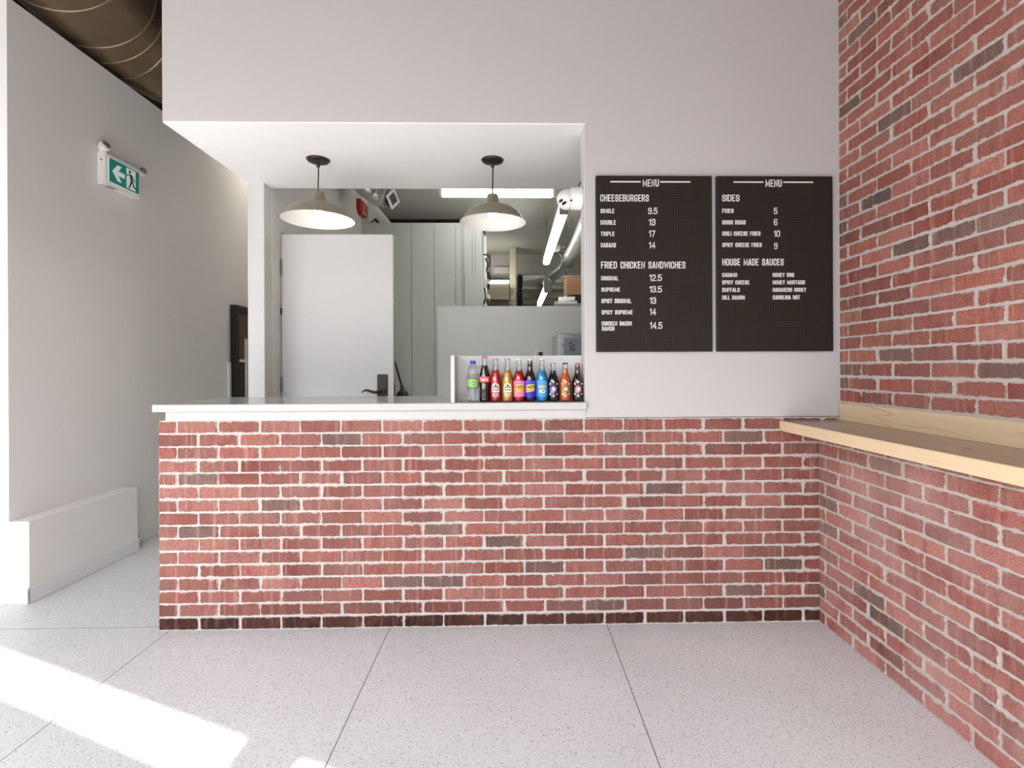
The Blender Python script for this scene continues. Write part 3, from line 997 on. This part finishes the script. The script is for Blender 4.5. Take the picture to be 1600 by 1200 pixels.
def bottle(label, x, prof, liq, level, cap, extras, y=2.785, glass='clear', cap_h=0.007, cap_r=0.0148, scale_h=1.0):
    t = thing('drink_bottle', label, 'bottle', (x, y, BZ), 'drink bottles in the white display bay')
    pr = [(r, h * scale_h) for r, h in prof]
    top = pr[-1][1]
    MB().lathe([(r, BZ + h) for r, h in pr], 28, o=(x, y, 0)).build('glass', glass, t)
    if liq:
        lp = [(r * 0.985, BZ + max(0.002, h)) for r, h in pr if h < level]
        lp.append((interp(pr, level) * 0.985, BZ + level))
        MB().lathe(lp, 28, o=(x, y, 0)).build('drink', liq, t)
    c = cap if not isinstance(cap, str) else M[cap]
    MB().lathe([(cap_r, BZ + top - 0.001), (cap_r, BZ + top + cap_h - 0.002), (cap_r * 0.85, BZ + top + cap_h)], 24, o=(x, y, 0)).build('cap', c, t)
    for e in extras:
        kind = e[0]
        if kind == 'band':            # band, h0, h1, colour, arc half-width
            _, h0, h1, m_, half = e
            n = 24
            mb = MB()
            vs, fs = [], []
            for q in range(n + 1):
                a = -half + 2 * half * q / n
                for h in (h0, h1):
                    r = interp(pr, h) + 0.0006
                    vs.append((x + r * math.sin(a), y - r * math.cos(a), BZ + h))
                for h in (h1, h0):
                    r = interp(pr, h) + 0.0001
                    vs.append((x + r * math.sin(a), y - r * math.cos(a), BZ + h))
            for q in range(n):
                for k in range(4):
                    fs.append((q * 4 + k, q * 4 + (k + 1) % 4, q * 4 + 4 + (k + 1) % 4, q * 4 + 4 + k))
            mb.add(vs, fs, False).build('label', m_, t)
        elif kind == 'text':          # text, string, a0, a1, h0, h1, colour
            _, s, a0, a1, h0, h1, m_ = e
            r = interp(pr, (h0 + h1) / 2) + 0.0020
            text_mb(s, (a0, a1, BZ + h0, BZ + h1), wrap(0, 0, r, x, y), 0.0004, 0.03).build('lettering', m_, t)
        elif kind == 'poly':          # poly, [(a, h)...], colour
            _, pts, m_ = e[:3]
            mb = MB()
            d0 = e[3] if len(e) > 3 else 0.0011
            lo, hi = min(p[0] for p in pts), max(p[0] for p in pts)
            nc = 22
            vs, fs = [], []
            for q in range(nc):
                a_l, a_r = lo + (hi - lo) * q / nc, lo + (hi - lo) * (q + 1) / nc
                am = (a_l + a_r) / 2
                cr = sorted(p0[1] + (p1[1] - p0[1]) * (am - p0[0]) / (p1[0] - p0[0])
                            for p0, p1 in zip(pts, list(pts[1:]) + [pts[0]]) if (p0[0] <= am) != (p1[0] <= am))
                for h0, h1 in zip(cr[::2], cr[1::2]):
                    b_ = len(vs)
                    for aa, h in ((a_l, h0), (a_r, h0), (a_r, h1), (a_l, h1)):
                        r = interp(pr, h) + d0
                        vs.append((x + r * math.sin(aa / r), y - r * math.cos(aa / r), BZ + h))
                    fs.append((b_, b_ + 1, b_ + 2, b_ + 3))
            mb.add(vs, fs).build('emblem', m_, t)


def col(name, rgb):
    if name not in M:
        M[name] = plain(name, rgb, 0.45, var=0.03)
    return name


def oval(ca, ch, ra, rh, n=20):
    return [(ca + ra * math.cos(2 * math.pi * k / n), ch + rh * math.sin(2 * math.pi * k / n)) for k in range(n)]


def star(ca, ch, ra, rh, n=9, inner=0.55, rot=0.3):
    return [(ca + (ra if k % 2 == 0 else ra * inner) * math.cos(rot + math.pi * k / n), ch + (rh if k % 2 == 0 else rh * inner) * math.sin(rot + math.pi * k / n)) for k in range(2 * n)]


PI2 = 1.5
bottle('clear plastic water bottle with a blue cap and lime green label', -0.203, WATER, None, 0, col('cap_blue', (52, 76, 196)), [
    ('band', 0.080, 0.120, col('label_lime', (150, 212, 62)), 3.1), ('poly', oval(0.006, 0.100, 0.0165, 0.0105), col('label_white', (240, 240, 240))),
    ('poly', oval(0.006, 0.100, 0.0150, 0.009), col('logo_blue', (26, 84, 168)), 0.0015), ('text', 'eska', -0.005, 0.017, 0.097, 0.104, 'label_white')],
    glass='pet', cap_h=0.016, cap_r=0.0155)
M['lettering_top'] = M['label_white']
bottle('dark cola bottle with curved waist and a red label band', -0.140, COLA, liquid('cola', (40, 14, 12)), 0.194, col('cap_red', (214, 84, 84)), [
    ('band', 0.105, 0.135, col('label_red', (222, 74, 74)), 1.6), ('text', 'Coca-Cola', -0.022, 0.022, 0.112, 0.130, 'label_white')])
for (xx, nm, rgb, lb, lab2) in ((-0.081, 'strawberry', (216, 34, 38), 'bright red soda bottle with a green leaf emblem on white', (244, 214, 214)),
                                (-0.017, 'mango', (222, 162, 48), 'golden yellow soda bottle with a green leaf emblem on white', (248, 236, 206))):
    bottle(lb, xx, JARR, liquid(nm, rgb), 0.170, 'steel', [
        ('poly', [(-0.021, 0.052), (0.021, 0.052), (0.022, 0.078), (0.015, 0.094), (0.0, 0.103), (-0.015, 0.094), (-0.022, 0.078)], col('panel_' + nm, lab2)),
        ('poly', star(0.0, 0.085, 0.010, 0.013, 7), col('leaf_green', (24, 122, 62)), 0.0015),
        ('poly', oval(-0.012, 0.077, 0.005, 0.004), col('ink', (30, 40, 34)), 0.0015), ('poly', oval(0.012, 0.077, 0.005, 0.004), 'ink', 0.0015),
        ('text', 'Jarritos', -0.018, 0.018, 0.058, 0.070, col('jar_ink', (60, 60, 52))),
        ('text', 'MEXICAN SODA', -0.018, 0.018, 0.040, 0.048, 'label_white'), ('text', 'NATURAL FLAVOR', -0.018, 0.018, 0.030, 0.037, 'label_white')])


def dads(label, x, liq, lev, lab, strip, extra_strip, cap, ink, s=1.0):
    bottle(label, x, LONG, liq, lev, cap, [
        ('band', 0.026, 0.112, lab, 1.75), ('band', 0.034, 0.050, strip, 1.76), ('band', 0.096, 0.108, extra_strip, 1.76),
        ('poly', [(-0.026, 0.050), (0.026, 0.058), (0.026, 0.094), (-0.026, 0.090)], col('dad_yellow', (250, 206, 74)), 0.0012),
        ('poly', [(-0.025, 0.056), (0.024, 0.060), (0.026, 0.066), (-0.023, 0.064)], col('dad_orange', (238, 150, 40)), 0.0016),
        ('text', "DAD'S", -0.023, 0.023, 0.070, 0.088, ink)], scale_h=s)


dads('red cream soda bottle with a pink and yellow label', 0.045, liquid('red_cream', (206, 22, 40)), 0.165, col('dad_pink', (250, 122, 168)), col('dad_pink_light', (252, 160, 196)), 'dad_pink', 'cream', 'ink')
dads('dark root beer bottle with a royal blue and yellow label', 0.104, liquid('root_beer', (34, 14, 12)), 0.214, col('dad_blue', (44, 48, 190)), 'dad_blue', col('dad_violet', (140, 110, 220)), 'cream', 'ink', 0.985)
bottle('bright turquoise soda bottle with a blue and yellow label', 0.168, LONG, liquid('blue_cream', (30, 160, 212)), 0.165, 'cream', [
    ('band', 0.026, 0.112, col('dad_sky', (64, 160, 226)), 1.75), ('band', 0.096, 0.108, col('dad_lilac', (120, 160, 232)), 1.76),
    ('text', "DAD'S", -0.022, 0.022, 0.072, 0.090, 'dad_yellow'), ('poly', oval(0.0, 0.056, 0.018, 0.009), 'label_white', 0.0012),
    ('poly', oval(0.004, 0.056, 0.010, 0.004), 'cap_red', 0.0016)])
for (xx, lb, liq, lev, c1, c2, cp) in ((0.228, 'black soda bottle with a purple starburst label', liquid('grape', (26, 16, 30)), 0.166, (176, 120, 210), (226, 200, 240), 'steel'),
                                       (0.293, 'orange soda bottle with a green starburst label', liquid('orange', (232, 112, 52)), 0.176, (60, 142, 84), (176, 222, 190), 'dark_bronze'),
                                       (0.360, 'dark brown soda bottle with a salmon starburst label beside the jamb', liquid('cherry', (44, 20, 18)), 0.19, (228, 140, 124), (244, 204, 196), 'cap_red')):
    nm = 'burst_%d' % int(xx * 1000)
    ex_ = [('poly', star(0.0, 0.066, 0.021, 0.024, 7, 0.5, 0.4), col(nm, c1)), ('poly', star(0.0, 0.067, 0.012, 0.012, 6, 0.6), col(nm + '_light', c2), 0.0015)]
    for a_, h_ in ((-0.020, 0.094), (0.020, 0.094), (-0.020, 0.040), (0.020, 0.040), (0.0, 0.104), (0.0, 0.030)):
        ex_.append(('poly', star(a_, h_, 0.0065, 0.0065, 5, 0.45), 'label_white'))
    bottle(lb, xx, STUB, liq, lev, cp, ex_, scale_h=1.01 if xx != 0.360 else 0.995)

# wire heart card holder and squeeze bottle behind the bay
wh = thing('card_holder', 'thin wire card holder bent into a heart behind the bottles', 'card holder', (0.134, 2.838, BZ))
MB().lathe([(0.014, BZ), (0.014, BZ + 0.004), (0.004, BZ + 0.008)], 20, o=(0.134, 2.832, 0)).build('foot', 'steel', wh)
MB().tube([(0.134, 2.832, BZ + 0.006), (0.134, 2.832, 1.433)], 0.0014, 6).build('stem', 'plastic', wh)
hp = []
for k in range(33):
    t_ = 2 * math.pi * k / 32
    hp.append((0.134 + 0.0011 * 16 * math.sin(t_) ** 3, 2.832, 1.453 + 0.00115 * (13 * math.cos(t_) - 5 * math.cos(2 * t_) - 2 * math.cos(3 * t_) - math.cos(4 * t_))))
MB().tube(hp, 0.0013, 6).build('clip', 'steel', wh)
sq = thing('sauce_bottle', 'bottle with a black cap showing above the back of the bottle bay', 'bottle', (0.170, 2.95, BZ))
MB().lathe([(0.028, BZ), (0.030, BZ + 0.01), (0.030, BZ + 0.16), (0.02, BZ + 0.2), (0.012, BZ + 0.235)], 24, o=(0.170, 2.95, 0)).build('body', 'clear', sq)
MB().lathe([(0.0125, BZ + 0.234), (0.0125, BZ + 0.268), (0.010, BZ + 0.271)], 20, o=(0.170, 2.95, 0)).build('cap', 'black_plastic', sq)

# ================================================================== KITCHEN THINGS
sb = thing('steel_cabinet', 'stainless cabinet with grey protective film behind the bottle bay', 'cabinet', (0.75, 3.93, 0))
MB().bbox(0.335, 1.2, 3.75, 4.15, 0.02, 1.600, 0.006).build('body', 'steel', sb)
MB().bbox(0.385, 1.15, 3.742, 3.7499, 0.1, 1.567, 0.003).build('door', 'film', sb)
mk = MB()
for k, (a, b, w_) in enumerate(((0.402, 1.532, 0.012), (0.41, 1.47, 0.035), (0.43, 1.488, 0.018), (0.442, 1.505, 0.03), (0.425, 1.455, 0.03), (0.447, 1.478, 0.025))):
    mk.box(a, a + w_, 3.7405, 3.7419, b, b + 0.007)
mk.add([], [])
pv = Matrix.Translation((0.42, 0, 1.49)) @ Matrix.Rotation(R(-45), 4, 'Y') @ Matrix.Translation((-0.42, 0, -1.49))
mk.xform(pv).build('film_print', 'black_plastic', sb)
ft = MB()
for fx_ in (0.37, 1.16):
    for fy_ in (3.79, 4.11):
        ft.box(fx_ - 0.02, fx_ + 0.02, fy_ - 0.02, fy_ + 0.02, 0, 0.0199)
ft.build('feet', 'black_plastic', sb)

co_ = thing('walk_in_cooler', 'tall grey-white walk-in cooler box with panel seams behind the white door', 'walk-in cooler', (-1.05, 6.55, 0))
MB().box(-1.679, -0.328, 5.90, 7.25, 0, 2.985).build('body', 'cooler', co_)
sm = MB()
for xs in (-1.12, -0.86, -0.62, -0.555, -0.53, -0.43, -0.395):
    sm.box(xs - 0.003, xs + 0.003, 5.897, 5.9, 0.02, 2.97)
sm.build('panel_seam', 'seam', co_)
MB().bbox(-0.52, -0.35, 5.888, 5.8999, 2.03, 2.42, 0.004).build('hinge_cover', 'cooler', co_)
MB().bbox(-1.679, -0.325, 5.895, 7.25, 2.9851, 3.0, 0.002).build('top_cap', 'white', co_)

# cables and fittings on the cooler flank
cb = MB()
cb.tube([(-0.322, 6.2, 2.95), (-0.318, 6.2, 2.74), (-0.30, 6.2, 2.70)], 0.006, 8)
cb.tube([(-0.322, 6.0, 2.66), (-0.28, 5.99, 2.66), (-0.245, 5.99, 2.61), (-0.25, 5.99, 2.54), (-0.29, 6.0, 2.50), (-0.27, 6.02, 2.42), (-0.25, 6.05, 2.36)], 0.008, 8)
cb.tube([(-0.30, 6.0, 2.62), (-0.27, 6.0, 2.56), (-0.285, 6.0, 2.47), (-0.26, 6.0, 2.44)], 0.010, 8)
cb.tube([(-0.323, 6.02, 2.1), (-0.30, 6.0, 2.16), (-0.305, 6.0, 2.24), (-0.32, 6.02, 2.28)], 0.008, 8)
cb.xform(Matrix.Translation((0.014, 0, 0)))
tag(cb.build('cable', 'black_plastic'), 'black looping cables on the side of the walk-in cooler', 'cable')
cp = thing('door_hardware', 'white pipe and black latch fittings up the side of the walk-in cooler', 'pipe', (-0.29, 6.1, 1.4))
MB().tube([(-0.300, 6.1, 0.0), (-0.300, 6.1, 2.9)], 0.022, 12).build('pipe', 'plastic', cp)
for z in (2.32, 2.14, 1.96):
    MB().bbox(-0.285, -0.245, 6.06, 6.14, z, z + 0.07, 0.006).build('bracket', 'plastic', cp)
for z, x in ((2.27, -0.255), (2.10, -0.262), (1.99, -0.30)):
    MB().bbox(x - 0.015, x + 0.015, 6.03, 6.058, z, z + 0.06, 0.006).build('latch', 'black_plastic', cp)

# fire alarm pull station on the kitchen side wall
fa = thing('fire_alarm', 'red fire alarm pull station high on the kitchen wall above the white door', 'fire alarm', (-1.68, 5.86, 3.14))
MB().prism([(5.70, 3.10), (5.70, 3.205), (5.71, 3.215), (5.97, 3.215), (5.98, 3.205), (5.98, 3.10), (5.92, 3.055), (5.76, 3.055)], (-1.6799, 0, 0), (0, 1, 0), (0, 0, 1), 0.045).build('housing', 'red', fa)
MB().bbox(-1.6349, -1.622, 5.79, 5.89, 3.08, 3.10, 0.003).build('pull_bar', 'plastic', fa)
MB().bbox(-1.6349, -1.628, 5.83, 5.85, 3.12, 3.19, 0.002).build('arrow_mark', 'plastic', fa)

# mini split air conditioner on the recess wall
ac = thing('air_conditioner', 'white wall air conditioner above the open white door', 'air conditioner', (-1.73, 6.65, 3.06))
MB().prism([(-1.8499, 3.335), (-1.8499, 3.075), (-1.70, 3.065), (-1.615, 3.14), (-1.605, 3.17), (-1.605, 3.32), (-1.62, 3.335)], (0, 7.1, 0), (1, 0, 0), (0, 0, 1), 0.92).build('housing', 'plastic', ac)
MB().prism([(0, 0), (0.085, 0.075), (0.082, 0.079), (-0.003, 0.004)], (-1.685, 7.06, 3.0695), (1, 0, 0), (0, 0, 1), 0.84).build('air_slot', 'black_plastic', ac)
MB().prism([(0, 0), (0.045, 0.04), (0.041, 0.045), (-0.004, 0.005)], (-1.665, 7.04, 3.080), (1, 0, 0), (0, 0, 1), 0.80).build('louver', 'plastic', ac)

# short galvanised duct with a grille, over the air conditioner
gd = thing('duct_outlet', 'crinkled galvanised duct end with a white square grille over the air conditioner', 'air duct', (-1.35, 5.2, 3.1))
pts = [(-1.62, 5.10, 3.449), (-1.60, 5.12, 3.36), (-1.54, 5.16, 3.26), (-1.45, 5.22, 3.18), (-1.34, 5.25, 3.10), (-1.235, 5.25, 3.075)]
fine = []
for i in range(len(pts) - 1):
    for q in range(5):
        a_, b_ = Vector(pts[i]), Vector(pts[i + 1])
        fine.append(a_ + (b_ - a_) * q / 5)
fine.append(Vector(pts[-1]))
MB().tube(fine, [0.105 + (0.006 if k % 4 == 0 else 0) - (0.004 if k % 4 == 2 else 0) for k in range(len(fine))], 20).build('elbow', 'galv', gd)
gm = Matrix.Translation((-1.185, 5.25, 3.06)) @ Matrix.Rotation(R(64), 4, 'Z') @ Matrix.Rotation(R(6), 4, 'X') @ Matrix.Rotation(R(45), 4, 'Y')
gp = MB()
for (a, b, c, d) in ((-0.075, 0.075, 0.05, 0.075), (-0.075, 0.075, -0.075, -0.05), (-0.075, -0.05, -0.05, 0.05), (0.05, 0.075, -0.05, 0.05)):
    gp.box(a, b, -0.012, 0.0, c, d)
gp.xform(gm).build('grille_frame', 'plastic', gd)
MB().box(-0.05, 0.05, -0.004, 0.05, -0.05, 0.05).xform(gm).build('grille_core', 'black_plastic', gd)
gs_ = MB()
for k in range(4):
    gs_.box(-0.05, 0.05, -0.010, -0.004, -0.034 + k * 0.022, -0.030 + k * 0.022)
gs_.xform(gm).build('grille', 'grey_plastic', gd)


# strip lights
def strip(label, a, b, w, hang, drop=0.0):
    """lit strip from a to b (centre line), hung from the kitchen ceiling"""
    a, b = Vector(a), Vector(b)
    t = thing('strip_light', label, 'strip light', (a + b) / 2, 'lit strip lights in the kitchen')
    along_x = abs(b.x - a.x) > abs(b.y - a.y)
    h = w / 2
    e = 0.03
    if along_x:
        MB().bbox(a.x + e, b.x - e, a.y - h, a.y + h, a.z - h, a.z + h * 0.6, h * 0.4).build('tube', 'tube', t)
        for x0 in (a.x, b.x - e):
            MB().bbox(x0, x0 + e, a.y - h, a.y + h, a.z - h, a.z + h, 0.003).build('end_cap', 'plastic', t)
        MB().box(a.x, b.x, a.y - h, a.y + h, a.z + h, a.z + h + 0.03).build('housing', 'plastic', t)
    else:
        MB().bbox(a.x - h, a.x + h, a.y + e, b.y - e, a.z - h, a.z + h * 0.6, h * 0.4).build('tube', 'tube', t)
        for y0 in (a.y, b.y - e):
            MB().bbox(a.x - h, a.x + h, y0, y0 + e, a.z - h, a.z + h, 0.003).build('end_cap', 'grey_plastic', t)
        MB().box(a.x - h, a.x + h, a.y, b.y, a.z + h, a.z + h + 0.03).build('housing', 'plastic', t)
    for f in (0.04, 0.96):
        p = a + (b - a) * f
        MB().tube([(p.x, p.y, p.z + h + 0.03), (p.x, p.y, hang)], 0.004, 6).build('hanger', 'hinge', t)
    return t


strip('lit strip light running crosswise behind the pendant lamp', (-0.720, 5.30, 3.135), (0.468, 5.30, 3.135), 0.07, 3.449)
strip('lit strip light receding from the security camera into the kitchen', (0.51, 4.90, 2.85), (0.51, 7.36, 2.85), 0.085, 3.449)
strip('lit strip light deepest in the kitchen below the silver duct elbow', (0.69, 9.95, 2.87), (0.69, 12.4, 2.87), 0.095, 3.449)

# flexible duct and galvanised elbow
fd = thing('flexible_duct', 'silver ribbed flexible duct joined to a galvanised elbow deep in the kitchen', 'air duct', (0.87, 6.6, 2.95))
n_ = 150
MB().tube([(0.862, 4.9 + 3.0 * k / n_, 2.955 + 0.02 * math.sin(k * 0.05)) for k in range(n_ + 1)],
          [0.083 + 0.013 * (1 if (k // 2) % 2 else -1) for k in range(n_ + 1)], 20).build('ribbed_hose', 'galv', fd)
MB().tube([(0.862, 7.86, 2.955), (0.85, 7.96, 2.95), (0.83, 8.06, 2.92), (0.67, 8.26, 2.805), (0.645, 8.30, 2.78)], 0.092, 20).build('straight_pipe', 'galv', fd)
MB().tube([(0.66, 8.27, 2.80), (0.625, 8.31, 2.76), (0.605, 8.32, 2.70), (0.60, 8.32, 2.60), (0.60, 8.32, 2.56)], [0.095, 0.095, 0.09, 0.06, 0.055], 20).build('elbow', 'galv', fd)
MB().tube([(0.862, 7.84, 2.955), (0.862, 7.88, 2.955)], 0.097, 20).build('clamp', 'hinge', fd)
for y in (5.3, 7.2):
    MB().tube([(0.862, y, 3.03), (0.862, y, 3.449)], 0.004, 6).build('hanger', 'hinge', fd)
jb = thing('junction_box', 'small grey electrical box with a black cable beside the flexible duct', 'electrical box', (0.68, 7.0, 2.95))
MB().bbox(0.60, 0.675, 6.97, 7.03, 2.925, 3.00, 0.004).build('box', 'grey_plastic', jb)
MB().tube([(0.675, 7.0, 2.985), (0.76, 7.0, 2.985), (0.765, 7.0, 3.449)], 0.008, 8).build('bracket', 'hinge', jb)
MB().tube([(0.655, 6.99, 2.925), (0.675, 6.98, 2.89), (0.70, 6.98, 2.84), (0.705, 6.98, 2.82)], 0.010, 8).build('cable', 'black_plastic', jb)

# storage rack with boxes
rk = thing('storage_rack', 'wire storage rack behind the partition carrying the cardboard box', 'rack', (0.95, 6.95, 0))
for (x, y) in ((0.58, 6.65), (1.5, 6.65), (0.58, 7.25), (1.5, 7.25)):
    MB().lathe([(0.013, 0.0), (0.013, 2.20)], 10, o=(x, y, 0)).build('post', 'steel', rk)
for z in (0.4, 1.3, 2.15):
    MB().bbox(0.56, 1.52, 6.63, 7.27, z, z + 0.025, 0.003).build('shelf', 'steel', rk)
tz = 2.1755
bx = thing('cardboard_box', 'brown cardboard box on top of the storage rack', 'box', (0.95, 6.95, 2.30))
MB().bbox(0.735, 1.17, 6.75, 7.15, 2.302, 2.545, 0.003).build('body', 'cardboard', bx)
MB().bbox(0.737, 1.168, 6.93, 6.97, 2.5451, 2.5456, 0.0002).build('tape', 'cream', bx)
tag(MB().bbox(0.88, 1.3, 6.72, 7.1, tz, 2.3015, 0.004).build('storage_crate', 'black_plastic'), 'black crate under the cardboard box on the storage rack', 'crate')
def carton(label, x, y, z, w, h, rot, name='paper_carton'):
    mb = MB().bbox(-w / 2, w / 2, -0.14, 0.14, 0, h, 0.003)
    o_ = mb.build(name, 'plastic', origin=(0, 0, 0))
    o_.location = (x, y, z)
    o_.rotation_euler = (0, 0, R(rot))
    tag(o_, label, 'carton', 'white cartons on the storage rack')
carton('white carton at the bottom of the stack beside the cardboard box', 0.74, 6.9, tz, 0.25, 0.055, 4)
carton('white carton in the middle of the stack beside the cardboard box', 0.755, 6.9, tz + 0.0555, 0.22, 0.045, -8)
carton('small white carton topmost in the stack beside the cardboard box', 0.785, 6.98, tz + 0.101, 0.16, 0.025, 10)

# far end of the kitchen
hd = thing('exhaust_hood', 'cream hood with a lit strip along its top edge at the far end', 'hood', (-0.2, 9.0, 2.5))
MB().bbox(-0.9, -0.025, 8.7, 9.3, 2.50, 2.775, 0.005).build('body', 'cream', hd)
MB().bbox(-0.9, -0.025, 8.69, 8.75, 2.776, 2.82, 0.003).build('light_strip', 'tube', hd)
MB().bbox(-0.9, -0.03, 8.78, 9.3, 2.1, 2.499, 0.003).build('oven_back', 'beam_steel', hd)
MB().bbox(-0.9, -0.03, 8.85, 9.3, 0.0, 2.099, 0.003).build('pedestal', 'steel', hd)
tag(MB().bbox(-0.3, -0.02, 9.50, 9.599, 3.08, 3.2, 0.004).build('ceiling_fixture', 'plastic'), 'white box fixture on the beam face above the cream hood', 'fixture')
tag(MB().bbox(-0.01, 0.10, 9.0, 9.2, 0, 3.449, 0.004).build('service_column', 'cream'), 'beige service column beside the cream hood', 'column')
tag(MB().bbox(0.0, 0.095, 8.97, 8.9995, 2.52, 2.62, 0.006).build('thermostat', 'plastic'), 'small white control box on the beige service column', 'control box')
tag(MB().tube([(0.175, 9.4, 2.35), (0.175, 9.4, 2.85), (0.175, 9.45, 2.98), (0.175, 9.5, 3.02), (0.175, 9.6, 3.03)], 0.05, 14).build('black_pipe', 'black_plastic'), 'thick black pipe below the kitchen beam', 'pipe')
for k, (y, z, hgt) in enumerate(((10.6, 3.18, 0.10), (11.6, 3.14, 0.10), (12.8, 3.08, 0.12), (13.6, 2.94, 0.08))):
    lab = ('grey ceiling joist just behind the kitchen beam', 'grey ceiling joist, second behind the kitchen beam', 'grey ceiling joist, third behind the kitchen beam', 'low grey pipe tray along the far kitchen wall')[k]
    tag(MB().bbox(-1.8, 1.745, y, y + 0.12, z, z + hgt, 0.004).build('ceiling_joist', 'beam_steel'), lab, 'joist', 'joists across the far kitchen ceiling')

# plunger hung against the cooler
pg = thing('plunger', 'black plunger with a thin handle leaning beside the white door', 'plunger', (-1.20, 5.80, 0.98))
hx, hz_ = -1.215, 1.02
MB().lathe([(0.075, 0.98), (0.078, 1.0), (0.072, 1.05), (0.05, 1.09), (0.02, 1.105), (0.018, 1.16), (0.0, 1.165)], 24, o=(hx, 5.821, 0)).build('cup', 'black_plastic', pg)
MB().tube([(hx, 5.821, 1.14), (hx - 0.11, 5.86, 1.50), (hx - 0.16, 5.8905, 1.66)], 0.009, 8).build('handle', 'black_plastic', pg)

# ================================================================== DARK DUCT OVER THE HALL
dd = thing('ventilation_duct', 'large dark round duct with raised seams bending above the hall wall', 'air duct', (-2.85, 3.5, 3.55))
ctrl = [(-2.0, 1.1), (-2.3, 1.85), (-2.58, 2.55), (-2.79, 3.25), (-2.87, 3.62), (-2.90, 3.80), (-2.895, 4.0), (-2.82, 4.3), (-2.5, 4.85), (-2.1, 5.5)]
path = [Vector((x, y, 3.957)) for x, y in ctrl]
MB().tube(path, 0.395, 40).build('round_duct', 'duct', dd)
for i in (2, 3, 4, 5, 6):
    p, d = path[i], (path[i + 1] - path[i - 1]).normalized()
    MB().tube([p - d * 0.012, p - d * 0.006, p + d * 0.006, p + d * 0.012], [0.396, 0.402, 0.402, 0.396], 40).build('seam_ring', 'duct_seam', dd)
for x, y in ((-2.3, 1.85), (-2.83, 3.40)):
    MB().tube([(x, y, 4.345), (x, y, 4.2995)], 0.012, 8).build('hanger', 'cord', dd)
